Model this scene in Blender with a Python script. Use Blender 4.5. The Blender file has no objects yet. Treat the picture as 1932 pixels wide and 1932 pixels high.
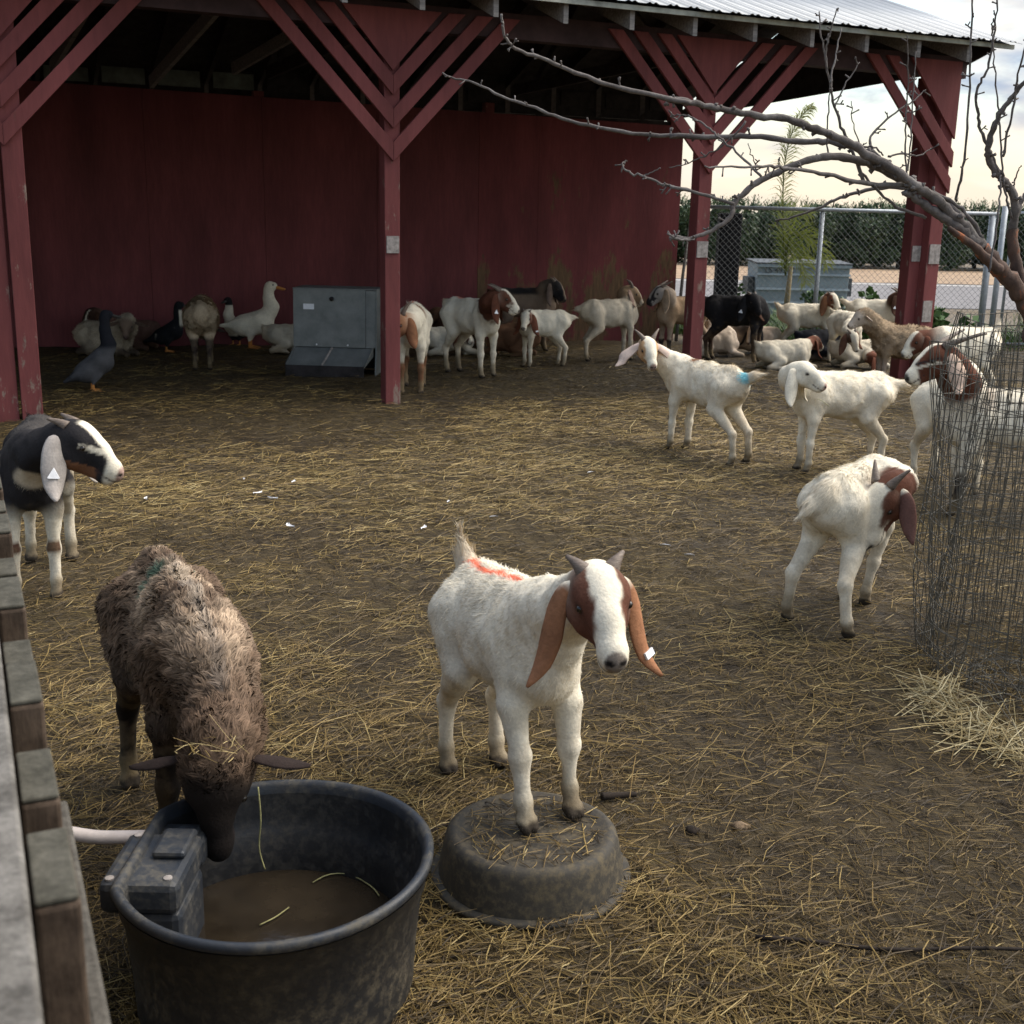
import bpy, math, random
import numpy as np
from mathutils import Vector, Matrix, Quaternion

random.seed(11)
rng = np.random.default_rng(11)
SC = bpy.context.scene
COL = SC.collection
R = math.radians

# ------------------------------------------------------------------ camera
CAM_H, PITCH, ROLL, FPX = 1.6, R(14.0), R(1.2), 2227.0      # FPX: focal length for a frame 1932 wide
_f = np.array([0, math.cos(PITCH), -math.sin(PITCH)])
_r0 = np.array([1.0, 0, 0])
_u0 = np.cross(_r0, _f)
_r = math.cos(ROLL) * _r0 + math.sin(ROLL) * _u0
_u = -math.sin(ROLL) * _r0 + math.cos(ROLL) * _u0
CAM = np.array([0, 0, CAM_H])
cam_d = bpy.data.cameras.new('camera')
cam_d.sensor_width = 36
cam_d.sensor_fit = 'HORIZONTAL'
cam_d.lens = 36 * FPX / 1932
cam_d.clip_start = 0.02
cam_d.clip_end = 3000
cam_d.dof.use_dof = True
cam_d.dof.focus_distance = 4.2
cam_d.dof.aperture_fstop = 11
cam_o = bpy.data.objects.new('camera', cam_d)
COL.objects.link(cam_o)
cam_o.matrix_world = Matrix(((_r[0], _u[0], -_f[0], 0), (_r[1], _u[1], -_f[1], 0), (_r[2], _u[2], -_f[2], CAM_H), (0, 0, 0, 1)))
SC.camera = cam_o

# ------------------------------------------------------------------ sky, sun, exposure
SUN_EL, SUN_AZ = R(50), R(70)          # azimuth measured from +Y towards +X (behind clouds, to the right)
w = bpy.data.worlds.new('World')
SC.world = w
w.use_nodes = True
nt = w.node_tree
nt.nodes.clear()
def N(t, kind, **kw):
    n = t.nodes.new(kind)
    for k, v in kw.items():
        if k.startswith('i_'):
            key = k[2:]
            key = int(key) if key.isdigit() else key
            n.inputs[key].default_value = v
        else:
            setattr(n, k, v)
    return n
def L(t, a, b):
    t.links.new(a, b)
out = N(nt, 'ShaderNodeOutputWorld')
bg = N(nt, 'ShaderNodeBackground')
bg.inputs['Strength'].default_value = 0.15
sky = N(nt, 'ShaderNodeTexSky', sky_type='NISHITA', sun_disc=False, sun_elevation=SUN_EL, sun_rotation=SUN_AZ)
sky.air_density = 1.3
sky.dust_density = 2.0
tc = N(nt, 'ShaderNodeTexCoord')
sep = N(nt, 'ShaderNodeSeparateXYZ')
L(nt, tc.outputs['Generated'], sep.inputs[0])
# clouds lie on a flat layer overhead: direction / (height + a little)
addz = N(nt, 'ShaderNodeMath', operation='ADD'); addz.inputs[1].default_value = 0.22
mxz = N(nt, 'ShaderNodeMath', operation='MAXIMUM'); mxz.inputs[1].default_value = 0.02
L(nt, sep.outputs['Z'], mxz.inputs[0]); L(nt, mxz.outputs[0], addz.inputs[0])
dx = N(nt, 'ShaderNodeMath', operation='DIVIDE'); dy = N(nt, 'ShaderNodeMath', operation='DIVIDE')
L(nt, sep.outputs['X'], dx.inputs[0]); L(nt, addz.outputs[0], dx.inputs[1])
L(nt, sep.outputs['Y'], dy.inputs[0]); L(nt, addz.outputs[0], dy.inputs[1])
cmb = N(nt, 'ShaderNodeCombineXYZ')
L(nt, dx.outputs[0], cmb.inputs['X']); L(nt, dy.outputs[0], cmb.inputs['Y'])
cn = N(nt, 'ShaderNodeTexNoise'); cn.inputs['Scale'].default_value = 1.5; cn.inputs['Detail'].default_value = 7; cn.inputs['Roughness'].default_value = 0.55
cn.inputs['Distortion'].default_value = 0.4
L(nt, cmb.outputs[0], cn.inputs['Vector'])
cm = N(nt, 'ShaderNodeMapRange', interpolation_type='SMOOTHSTEP'); cm.inputs['From Min'].default_value = 0.43; cm.inputs['From Max'].default_value = 0.60
L(nt, cn.outputs['Fac'], cm.inputs['Value'])
cn2 = N(nt, 'ShaderNodeTexNoise'); cn2.inputs['Scale'].default_value = 2.3; cn2.inputs['Detail'].default_value = 5
mp = N(nt, 'ShaderNodeMapping'); mp.inputs['Location'].default_value = (3.1, 7.7, 0)
L(nt, cmb.outputs[0], mp.inputs[0]); L(nt, mp.outputs[0], cn2.inputs['Vector'])
cr = N(nt, 'ShaderNodeValToRGB')
cr.color_ramp.elements[0].position = 0.40; cr.color_ramp.elements[0].color = (0.34, 0.44, 0.60, 1)
cr.color_ramp.elements[1].position = 0.60; cr.color_ramp.elements[1].color = (0.95, 0.90, 0.82, 1)
L(nt, cn2.outputs['Fac'], cr.inputs[0])
sc = N(nt, 'ShaderNodeVectorMath', operation='SCALE'); sc.inputs['Scale'].default_value = 4.9
L(nt, cr.outputs[0], sc.inputs[0])
# low sun behind the cloud bank warms the band just above the horizon
hz = N(nt, 'ShaderNodeMapRange', interpolation_type='SMOOTHSTEP'); hz.inputs['From Min'].default_value = 0.13; hz.inputs['From Max'].default_value = 0.02
hz.inputs['To Min'].default_value = 0.0; hz.inputs['To Max'].default_value = 0.8
L(nt, sep.outputs['Z'], hz.inputs['Value'])
warm = N(nt, 'ShaderNodeMix', data_type='RGBA')
warm.inputs['B'].default_value = (5.2, 4.4, 3.4, 1)
L(nt, hz.outputs[0], warm.inputs['Factor']); L(nt, sc.outputs[0], warm.inputs['A'])
mx = N(nt, 'ShaderNodeMix', data_type='RGBA')
skys = N(nt, 'ShaderNodeVectorMath', operation='SCALE'); skys.inputs['Scale'].default_value = 1.0
L(nt, sky.outputs[0], skys.inputs[0])
cmx = N(nt, 'ShaderNodeMath', operation='MAXIMUM'); L(nt, cm.outputs[0], cmx.inputs[0]); L(nt, hz.outputs[0], cmx.inputs[1])
L(nt, cmx.outputs[0], mx.inputs['Factor']); L(nt, skys.outputs[0], mx.inputs['A']); L(nt, warm.outputs['Result'], mx.inputs['B'])
L(nt, mx.outputs['Result'], bg.inputs['Color'])
L(nt, bg.outputs[0], out.inputs['Surface'])

sun_d = bpy.data.lights.new('sun', 'SUN')
sun_d.energy = 3.0
sun_d.angle = R(60)
sun_d.color = (1.0, 0.93, 0.82)
sun_o = bpy.data.objects.new('sun', sun_d)
COL.objects.link(sun_o)
_sd = Vector((math.sin(SUN_AZ) * math.cos(SUN_EL), math.cos(SUN_AZ) * math.cos(SUN_EL), math.sin(SUN_EL)))
sun_o.rotation_euler = _sd.to_track_quat('Z', 'Y').to_euler()

SC.view_settings.view_transform = 'Standard'
SC.view_settings.look = 'None'
SC.view_settings.exposure = 0.7
SC.view_settings.gamma = 1.0
SC.cycles.max_bounces = 8
SC.cycles.diffuse_bounces = 6
SC.cycles.use_denoising = True

# ------------------------------------------------------------------ surveying: photo sight lines met with the ground / a given distance
def sight(u, v):
    a, b = (u - 966) / FPX, -(v - 966) / FPX
    return _r * a + _u * b + _f
def G(u, v, z=0.0):
    d = sight(u, v); return CAM + d * ((z - CAM_H) / d[2])
def PY(u, v, y):
    d = sight(u, v); return CAM + d * (y / d[1])

# ------------------------------------------------------------------ helpers
def nrm(v):
    v = np.asarray(v, float); return v / (np.linalg.norm(v, axis=-1, keepdims=True) + 1e-12)
def _hash(ix, iy, iz, s):
    n = (ix * 374761393 + iy * 668265263 + iz * 2147483647 + s * 974634777) & 0xffffffff
    n = ((n ^ (n >> 13)) * 1274126177) & 0xffffffff
    return ((n ^ (n >> 16)) & 0xffff) / 65535.0
def vnoise(p, scale=1.0, seed=0):
    p = np.asarray(p, float) * scale + 100.0
    i = np.floor(p).astype(np.int64); f = p - i; f = f * f * (3 - 2 * f)
    r = 0
    for a in (0, 1):
        for b in (0, 1):
            for c in (0, 1):
                wgt = (f[:, 0] if a else 1 - f[:, 0]) * (f[:, 1] if b else 1 - f[:, 1]) * (f[:, 2] if c else 1 - f[:, 2])
                r = r + wgt * _hash(i[:, 0] + a, i[:, 1] + b, i[:, 2] + c, seed)
    return r
def fbm(p, scale=1.0, seed=0, o=3):
    r = 0; a = 0.5; t = 0
    for k in range(o):
        r = r + a * vnoise(p, scale * 2 ** k, seed + k); t += a; a *= 0.5
    return r / t
def sst(x, a, b):
    t = np.clip((x - a) / (b - a), 0, 1); return t * t * (3 - 2 * t)

def link(o, parent=None):
    COL.objects.link(o)
    if parent is not None:
        o.parent = parent
    return o
def big_mesh(name, V, F, mat, parent=None, col=None, smooth=True, normals=None):
    """V (n,3); F (m,k) one face size, or a list of such arrays"""
    me = bpy.data.meshes.new(name)
    V = np.asarray(V, np.float32)
    Fs = F if isinstance(F, list) else [F]
    Fs = [np.asarray(f, np.int32) for f in Fs if len(f)]
    me.vertices.add(len(V)); me.vertices.foreach_set('co', V.ravel())
    nl = sum(f.size for f in Fs); nf = sum(len(f) for f in Fs)
    me.loops.add(nl); me.polygons.add(nf)
    me.loops.foreach_set('vertex_index', np.concatenate([f.ravel() for f in Fs]))
    tot = np.concatenate([np.full(len(f), f.shape[1], np.int32) for f in Fs])
    me.polygons.foreach_set('loop_start', np.concatenate([[0], np.cumsum(tot)[:-1]]).astype(np.int32))
    me.polygons.foreach_set('use_smooth', np.full(nf, smooth, bool))
    me.update(calc_edges=True)
    if col is not None:
        a = me.color_attributes.new('Col', 'FLOAT_COLOR', 'POINT')
        c = np.ones((len(V), 4), np.float32); c[:, :3] = col
        a.data.foreach_set('color', c.ravel())
    if normals is not None:
        me.normals_split_custom_set_from_vertices(np.asarray(normals, float).tolist())
    me.materials.append(mat)
    o = bpy.data.objects.new(name, me)
    return link(o, parent)
class MB:
    """collects polygons into one mesh"""
    def __init__(s): s.v = []; s.f = []
    def add(s, V, F):
        n = len(s.v); s.v += [tuple(map(float, p)) for p in V]; s.f += [tuple(i + n for i in f) for f in F]; return s
    def hexa(s, b, t):
        """bottom 4 points, top 4 points, same winding (counter-clockwise from above)"""
        return s.add(list(b) + list(t), [(3, 2, 1, 0), (4, 5, 6, 7), (0, 1, 5, 4), (1, 2, 6, 5), (2, 3, 7, 6), (3, 0, 4, 7)])
    def box(s, lo, hi, M=None):
        (a, b, c), (d, e, f) = lo, hi
        P = [(a, b, c), (d, b, c), (d, e, c), (a, e, c), (a, b, f), (d, b, f), (d, e, f), (a, e, f)]
        if M is not None: P = [tuple(M @ Vector(p)) for p in P]
        return s.hexa(P[:4], P[4:])
    def bar(s, p, q, wa, wb, up=(0, 0, 1)):
        p, q = np.array(p, float), np.array(q, float); d = nrm(q - p); x = nrm(np.cross(d, up)); y = np.cross(x, d)
        c = [(-1, -1), (1, -1), (1, 1), (-1, 1)]
        A = [p + x * wa / 2 * i + y * wb / 2 * j for i, j in c]; B = [q + x * wa / 2 * i + y * wb / 2 * j for i, j in c]
        return s.add(A + B, [(3, 2, 1, 0), (4, 5, 6, 7), (0, 1, 5, 4), (1, 2, 6, 5), (2, 3, 7, 6), (3, 0, 4, 7)])
    def prism(s, pts, n, t):
        """polygon pts extruded by n*t"""
        pts = [np.array(p, float) for p in pts]; n = np.array(n, float) * t; k = len(pts)
        return s.add(pts + [p + n for p in pts], [tuple(range(k))[::-1], tuple(range(k, 2 * k))] + [(i, (i + 1) % k, k + (i + 1) % k, k + i) for i in range(k)])
    def tube(s, pts, rad, n=6, cap=True):
        pts = np.array(pts, float); m = len(pts)
        rad = np.full(m, rad) if np.isscalar(rad) else np.asarray(rad, float)
        T = nrm(np.gradient(pts, axis=0)); ref = np.array([0.3, 0.5, 0.8]); 
        x = nrm(np.cross(T[0], ref)); V = []
        for i in range(m):
            x = nrm(x - T[i] * (x @ T[i])); y = np.cross(T[i], x)
            for k in range(n):
                a = 2 * math.pi * k / n; V.append(pts[i] + rad[i] * (math.cos(a) * x + math.sin(a) * y))
        Fc = [(i * n + k, i * n + (k + 1) % n, (i + 1) * n + (k + 1) % n, (i + 1) * n + k) for i in range(m - 1) for k in range(n)]
        if cap: Fc += [tuple(range(n))[::-1], tuple((m - 1) * n + k for k in range(n))]
        return s.add(V, Fc)
    def lathe(s, prof, n=48, sx=1, sy=1, c=(0, 0, 0), wob=None):
        m = len(prof); V = []
        for (r, z) in prof:
            for k in range(n):
                a = 2 * math.pi * k / n; rr = r * (wob(a, z) if wob else 1)
                V.append((c[0] + rr * math.cos(a) * sx, c[1] + rr * math.sin(a) * sy, c[2] + z))
        Fc = [(i * n + k, i * n + (k + 1) % n, (i + 1) * n + (k + 1) % n, (i + 1) * n + k) for i in range(m - 1) for k in range(n)]
        return s.add(V, Fc)
    def build(s, name, mat, parent=None, smooth=False, bevel=0, col=None):
        me = bpy.data.meshes.new(name); me.from_pydata(s.v, [], s.f); me.update()
        if smooth: me.polygons.foreach_set('use_smooth', np.full(len(me.polygons), True))
        if col is not None:
            a = me.color_attributes.new('Col', 'FLOAT_COLOR', 'POINT'); c = np.ones((len(s.v), 4), np.float32); c[:, :3] = col; a.data.foreach_set('color', c.ravel())
        me.materials.append(mat)
        o = bpy.data.objects.new(name, me); link(o, parent)
        if bevel:
            b = o.modifiers.new('bevel', 'BEVEL'); b.width = bevel; b.segments = 2; b.limit_method = 'ANGLE'; b.angle_limit = R(50)
        return o
def tag(o, label=None, cat=None, group=None, kind=None):
    for k, v in (('label', label), ('category', cat), ('group', group), ('kind', kind)):
        if v: o[k] = v
    return o
def thing(name, label, cat, loc=(0, 0, 0), rz=0.0, group=None):
    o = bpy.data.objects.new(name, None); o.empty_display_size = 0.1
    COL.objects.link(o); o.location = tuple(map(float, loc)); o.rotation_euler = (0, 0, rz)
    return tag(o, label, cat, group)
def spline(P, n):
    P = np.array(P, float); m = len(P); t = np.linspace(0, m - 1, n); i = np.clip(t.astype(int), 0, m - 2); f = (t - i)[:, None]
    g = lambda k: P[np.clip(k, 0, m - 1)]
    a, b, c, d = g(i - 1), g(i), g(i + 1), g(i + 2)
    return 0.5 * (2 * b + (c - a) * f + (2 * a - 5 * b + 4 * c - d) * f ** 2 + (3 * b - a - 3 * c + d) * f ** 3)

# ------------------------------------------------------------------ materials
def newmat(name):
    m = bpy.data.materials.new(name); m.use_nodes = True
    t = m.node_tree; p = t.nodes['Principled BSDF']; p.inputs['Specular IOR Level'].default_value = 0.25
    return m, t, p
def bump(t, p, src, dist=0.01, strength=0.5):
    b = N(t, 'ShaderNodeBump'); b.inputs['Distance'].default_value = dist; b.inputs['Strength'].default_value = strength
    L(t, src, b.inputs['Height']); L(t, b.outputs[0], p.inputs['Normal'])
def noise(t, scale, detail=4, rough=0.5, coord='Object', vec=None, stretch=None):
    n = N(t, 'ShaderNodeTexNoise'); n.inputs['Scale'].default_value = scale; n.inputs['Detail'].default_value = detail; n.inputs['Roughness'].default_value = rough
    c = N(t, 'ShaderNodeTexCoord'); src = c.outputs[coord]
    if stretch:
        m = N(t, 'ShaderNodeMapping'); m.inputs['Scale'].default_value = stretch; L(t, src, m.inputs[0]); src = m.outputs[0]
    L(t, src, n.inputs['Vector']); return n
def ramp(t, src, stops):
    r = N(t, 'ShaderNodeValToRGB'); e = r.color_ramp.elements
    while len(e) < len(stops): e.new(0.5)
    for k, (p, c) in enumerate(stops):
        e[k].position = p; e[k].color = (*c, 1) if len(c) == 3 else c
    L(t, src, r.inputs[0]); return r
def mixc(t, fac, a, b, blend='MIX'):
    m = N(t, 'ShaderNodeMix', data_type='RGBA', blend_type=blend)
    if hasattr(fac, 'links'): L(t, fac, m.inputs['Factor'])
    else: m.inputs['Factor'].default_value = fac
    for k, x in (('A', a), ('B', b)):
        if hasattr(x, 'links'): L(t, x, m.inputs[k])
        else: m.inputs[k].default_value = (*x, 1)
    return m.outputs['Result']
def plain(name, c, rough=0.6, scale=20, var=0.35, metal=0.0, bd=0.004, bs=0.4, stretch=None, spec=0.25):
    m, t, p = newmat(name)
    n = noise(t, scale, 5, 0.6, stretch=stretch)
    lo = tuple(x * (1 - var) for x in c); hi = tuple(min(1, x * (1 + var)) for x in c)
    r = ramp(t, n.outputs['Fac'], [(0.3, lo), (0.7, hi)])
    L(t, r.outputs[0], p.inputs['Base Color']); p.inputs['Roughness'].default_value = rough; p.inputs['Metallic'].default_value = metal
    p.inputs['Specular IOR Level'].default_value = spec
    bump(t, p, n.outputs['Fac'], bd, bs)
    return m
def attr_mat(name, rough=0.8, nscale=60, var=0.15, bd=0.004, bs=0.5, spec=0.2):
    m, t, p = newmat(name)
    a = N(t, 'ShaderNodeVertexColor', layer_name='Col')
    n = noise(t, nscale, 4, 0.6)
    r = ramp(t, n.outputs['Fac'], [(0.3, (1 - var,) * 3), (0.7, (1, 1, 1))])
    L(t, mixc(t, 1.0, a.outputs['Color'], r.outputs[0], 'MULTIPLY'), p.inputs['Base Color'])
    p.inputs['Roughness'].default_value = rough; p.inputs['Specular IOR Level'].default_value = spec
    bump(t, p, n.outputs['Fac'], bd, bs)
    return m
M_COAT = attr_mat('coat_skin', 0.88, 110, 0.22, 0.004, 0.5)
M_HAIR = attr_mat('coat_hair', 0.75, 30, 0.12, 0.0, 0.0, 0.15)
M_HORN = plain('horn', (0.16, 0.125, 0.10), 0.5, 60, 0.4, stretch=(1, 1, 6))
M_EYE = plain('eye_dark', (0.012, 0.009, 0.006), 0.08, 40, 0.3, bd=0, spec=0.6)
M_TAG = plain('tag_plastic', (0.75, 0.76, 0.78), 0.4, 60, 0.06)
M_STRAW = attr_mat('straw_stalk', 0.6, 200, 0.25, 0.0, 0.0, 0.3)
# ================================================================== THE PLACE
def paint_mat(name, base, wornmask=False, worn_scale=3.0, worn_amt=0.62, worncol=(0.16, 0.115, 0.08), low=None, stretch=(1, 1, 0.25)):
    """old barn-red paint: streaky, scuffed through to grey timber in places; low=(z0,z1) scuffs heavily near the floor"""
    m, t, p = newmat(name)
    n1 = noise(t, 2.2, 5, 0.6, stretch=stretch)
    n2 = noise(t, 34, 5, 0.65, stretch=(1, 1, 0.15))
    n3 = noise(t, worn_scale, 8, 0.72, stretch=(1.3, 1.3, 0.45))
    c1 = ramp(t, n1.outputs['Fac'], [(0.3, tuple(x * 0.66 for x in base)), (0.72, tuple(x * 1.25 for x in base))])
    c2 = ramp(t, n2.outputs['Fac'], [(0.25, (0.78, 0.78, 0.8)), (0.7, (1, 1, 1))])
    col = mixc(t, 1.0, c1.outputs[0], c2.outputs[0], 'MULTIPLY')
    thr = N(t, 'ShaderNodeMapRange'); thr.inputs['From Min'].default_value = worn_amt; thr.inputs['From Max'].default_value = worn_amt + 0.05
    src = n3.outputs['Fac']
    if low:
        tcx = N(t, 'ShaderNodeTexCoord'); s = N(t, 'ShaderNodeSeparateXYZ'); L(t, tcx.outputs['Object'], s.inputs[0])
        mr = N(t, 'ShaderNodeMapRange'); mr.inputs['From Min'].default_value = low[1]; mr.inputs['From Max'].default_value = low[0]
        mr.inputs['To Min'].default_value = 0.0; mr.inputs['To Max'].default_value = low[2]
        L(t, s.outputs['Z'], mr.inputs['Value'])
        ad = N(t, 'ShaderNodeMath', operation='ADD'); L(t, src, ad.inputs[0]); L(t, mr.outputs[0], ad.inputs[1]); src = ad.outputs[0]
    L(t, src, thr.inputs['Value'])
    wn = ramp(t, n2.outputs['Fac'], [(0.3, tuple(x * 0.6 for x in worncol)), (0.7, tuple(x * 1.3 for x in worncol))])
    col = mixc(t, thr.outputs[0], col, wn.outputs[0])
    L(t, col, p.inputs['Base Color']); p.inputs['Roughness'].default_value = 0.75
    bump(t, p, n2.outputs['Fac'], 0.004, 0.5)
    return m
RED = (0.185, 0.052, 0.050)
M_RED = paint_mat('barn_red_paint', RED, worn_amt=0.68)
M_REDPOST = paint_mat('barn_red_post_paint', RED, worn_scale=7, worn_amt=0.62, low=(0.0, 1.3, 0.08), worncol=(0.22, 0.16, 0.13))
M_WALL = paint_mat('barn_wall_paint', (0.160, 0.043, 0.046), worn_scale=1.6, worn_amt=0.70, low=(0.2, 1.35, 0.0))
M_WALLWORN = paint_mat('scuffed_wall_paint', (0.165, 0.040, 0.043), worn_scale=1.7, worn_amt=0.61, low=(0.9, 1.3, 0.15), worncol=(0.125, 0.075, 0.04))
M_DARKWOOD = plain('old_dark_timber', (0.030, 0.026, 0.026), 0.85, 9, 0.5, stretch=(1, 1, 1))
M_GREYWOOD = plain('grey_timber', (0.20, 0.185, 0.175), 0.8, 12, 0.4, stretch=(0.4, 4, 4))
M_PALEWOOD = plain('pale_patch_timber', (0.30, 0.27, 0.25), 0.8, 30, 0.4)
M_BLOCK = plain('weathered_blocking', (0.13, 0.15, 0.135), 0.8, 6, 0.4)

# ---- ground
def ground_h(x, y):
    p = np.stack([x, y, np.zeros_like(x)], -1)
    near = 1 - sst(np.hypot(x, y), 14, 30)
    h = (fbm(p, 1.1, 5, 3) - 0.5) * 0.05 + (fbm(p, 7.0, 9, 3) - 0.5) * 0.030 + (vnoise(p, 24, 3) - 0.5) * 0.010
    return h * near
def axis_steps(fine, far, h0, grow):
    a = [0.0]; s = h0
    while a[-1] < far:
        s = h0 if a[-1] < fine else s * grow
        a.append(a[-1] + s)
    return np.array(a)
ax_p = axis_steps(3.0, 900, 0.04, 1.05)
xs = np.concatenate([-ax_p[:0:-1], ax_p])
ys = np.concatenate([-axis_steps(0.5, 60, 0.2, 1.3)[:0:-1], axis_steps(5.5, 1500, 0.04, 1.04)])
X, Y = np.meshgrid(xs, ys)
Z = ground_h(X.ravel(), Y.ravel())
nx_, ny_ = len(xs), len(ys)
ii = (np.arange(ny_ - 1)[:, None] * nx_ + np.arange(nx_ - 1)[None]).ravel()
m, t, p = newmat('trodden_mud')
n1 = noise(t, 0.55, 5, 0.6); n2 = noise(t, 9, 8, 0.7); n3 = noise(t, 55, 5, 0.7)
def fibre(rot, sc):
    c = N(t, 'ShaderNodeTexCoord'); mp = N(t, 'ShaderNodeMapping'); mp.inputs['Rotation'].default_value = (0, 0, rot); mp.inputs['Scale'].default_value = (sc, sc * 9, sc)
    L(t, c.outputs['Object'], mp.inputs[0]); n = N(t, 'ShaderNodeTexNoise'); n.inputs['Scale'].default_value = 1; n.inputs['Detail'].default_value = 3; L(t, mp.outputs[0], n.inputs['Vector']); return n.outputs['Fac']
fa, fb, fc = fibre(0.3, 14), fibre(1.9, 17), fibre(2.7, 13)
mxa = N(t, 'ShaderNodeMath', operation='MAXIMUM'); L(t, fa, mxa.inputs[0]); L(t, fb, mxa.inputs[1])
mxb = N(t, 'ShaderNodeMath', operation='MAXIMUM'); L(t, mxa.outputs[0], mxb.inputs[0]); L(t, fc, mxb.inputs[1])
mud = ramp(t, n2.outputs['Fac'], [(0.32, (0.021, 0.0145, 0.0075)), (0.48, (0.058, 0.043, 0.021)), (0.60, (0.086, 0.065, 0.032)), (0.75, (0.125, 0.097, 0.050))])
fib = ramp(t, mxb.outputs[0], [(0.60, (0, 0, 0)), (0.74, (1, 1, 1))])
big = ramp(t, n1.outputs['Fac'], [(0.36, (0.62, 0.58, 0.56)), (0.62, (1.1, 1.08, 1.0))])
c = mixc(t, fib.outputs[0], mud.outputs[0], (0.19, 0.135, 0.055))
c = mixc(t, 1.0, c, big.outputs[0], 'MULTIPLY')
# beyond the yard: dry earth, then fields
tcx = N(t, 'ShaderNodeTexCoord'); s = N(t, 'ShaderNodeSeparateXYZ'); L(t, tcx.outputs['Object'], s.inputs[0])
mr = N(t, 'ShaderNodeMapRange'); mr.inputs['From Min'].default_value = 15.6; mr.inputs['From Max'].default_value = 17.5; L(t, s.outputs['Y'], mr.inputs['Value'])
c = mixc(t, mr.outputs[0], c, mixc(t, n2.outputs['Fac'], (0.13, 0.10, 0.065), (0.24, 0.19, 0.13)))
L(t, c, p.inputs['Base Color'])
rr = ramp(t, n1.outputs['Fac'], [(0.4, (0.62,) * 3), (0.6, (0.9,) * 3)]); L(t, rr.outputs[0], p.inputs['Roughness'])
ad = N(t, 'ShaderNodeMath', operation='ADD'); L(t, n2.outputs['Fac'], ad.inputs[0]); L(t, mxb.outputs[0], ad.inputs[1])
bump(t, p, ad.outputs[0], 0.03, 1.0)
tag(big_mesh('ground', np.stack([X.ravel(), Y.ravel(), Z], -1), np.stack([ii, ii + 1, ii + nx_ + 1, ii + nx_], -1), m), kind='structure')

# ---- road with its edge line, dirt verge
def strip(name, y0, y1, z, mat, x0=-60, x1=90, sub=60, wob=0.0):
    xx = np.linspace(x0, x1, sub); V = []
    for x in xx:
        wv = wob * math.sin(x * 0.7) + wob * math.sin(x * 1.9 + 1)
        V += [(x, y0 + wv, z), (x, y1 - wv, z)]
    return tag(MB().add(V, [(2 * i, 2 * i + 2, 2 * i + 3, 2 * i + 1) for i in range(sub - 1)]).build(name, mat), kind='structure')
strip('road', 24.0, 34.2, 0.012, plain('asphalt', (0.19, 0.18, 0.18), 0.85, 3, 0.2))
strip('road_edge_line', 33.2, 33.6, 0.017, plain('edge_line_paint', (0.5, 0.48, 0.44), 0.7, 8, 0.2))
strip('dirt_verge', 34.2, 45.0, 0.010, plain('dry_dirt', (0.33, 0.235, 0.155), 0.95, 1.2, 0.3), wob=0.5)

# ---- barn: frame along the front posts
BO = np.array([-1.08, 10.229]); BA = R(24.5)
ex = np.array([math.cos(BA), math.sin(BA)]); ey = np.array([-ex[1], ex[0]])
barn = thing('barn', 'long open-fronted red barn with chevron braced posts and corrugated metal roof', 'barn', (BO[0], BO[1], 0), BA)
# local axes now: x along the front, y into the barn, z up
HB, HT = 3.06, 3.26           # header beam
PX = [-8.99, -5.95, -2.95, 0.0, 3.07, 5.86]
def post(x, wd=0.135, dp=0.14, y=0.0):
    MB().box((x - wd / 2, y - dp / 2, -0.1), (x + wd / 2, y + dp / 2, HB), None).build('post', M_REDPOST, barn, bevel=0.006)
post(-5.95); post(0.0); post(3.07, 0.14)
post(-2.905, 0.15); post(-3.085, 0.17, 0.12, 0.02); post(-3.29, 0.16, 0.14, 0.0)
post(5.775, 0.14, 0.14, 0.10); post(5.93, 0.17, 0.14, 0.0)
MB().box((-0.055, -0.083, 1.29), (0.055, -0.0725, 1.43)).build('patch_plate', M_PALEWOOD, barn)
MB().box((3.01, -0.083, 1.27), (3.13, -0.0725, 1.42)).build('patch_plate', M_PALEWOOD, barn)
MB().box((5.86, -0.084, 1.22), (6.0, -0.0725, 1.42)).build('patch_plate', M_PALEWOOD, barn)
MB().box((5.72, -0.084 + 0.10, 1.24), (5.83, -0.0725 + 0.10, 1.40)).build('patch_plate', M_PALEWOOD, barn)
MB().box((5.85, -0.083, 0.62), (5.97, -0.0725, 0.84)).build('patch_plate', M_PALEWOOD, barn)
# chevron braces: three boards to each side, mitred on the post, and a solid gusset above
def braces(xc, sides=(-1, 1), apex=(2.03, 2.29, 2.55), gus=2.74, yf=-0.072, slope=1.05, th=0.152, lift=0.0):
    for s in sides:
        for k, z in enumerate(apex):
            zt = HB + 0.15; run = (zt - z) / slope
            y1 = yf - 0.034 - 0.003 * (k % 2) - (0.002 if s > 0 else 0)
            pts = [(xc + s * 0.0, yf, z), (xc + s * run, yf, zt), (xc + s * max(run - th / slope, 0.01), yf, zt), (xc + s * 0.0, yf, z + th)]
            if s < 0: pts = pts[::-1]
            MB().prism([(a, y1, c) for a, _, c in pts][::-1], (0, 1, 0), yf - y1 - 0.001).build('brace', M_RED, barn, bevel=0.004)
        run = (HB + 0.15 - gus) / 1.12
        pts = [(xc, yf - 0.03, gus), (xc + s * run, yf - 0.03, HB + 0.15), (xc, yf - 0.03, HB + 0.15)]
        if s > 0: pts = pts[::-1]
        MB().prism(pts, (0, 1, 0), 0.028).build('gusset_panel', M_RED, barn)
braces(0.0); braces(3.09); braces(-2.96)
braces(-5.95)
braces(6.02, (-1,), apex=(1.93, 2.19), gus=2.47)
MB().box((-9.2, -0.07, HB), (6.11, 0.07, HT)).build('header_beam', plain('shaded_header_timber', (0.045, 0.026, 0.027), 0.8, 6, 0.4), barn)  # timber colour darkened to put in the shade under the eave
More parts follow.
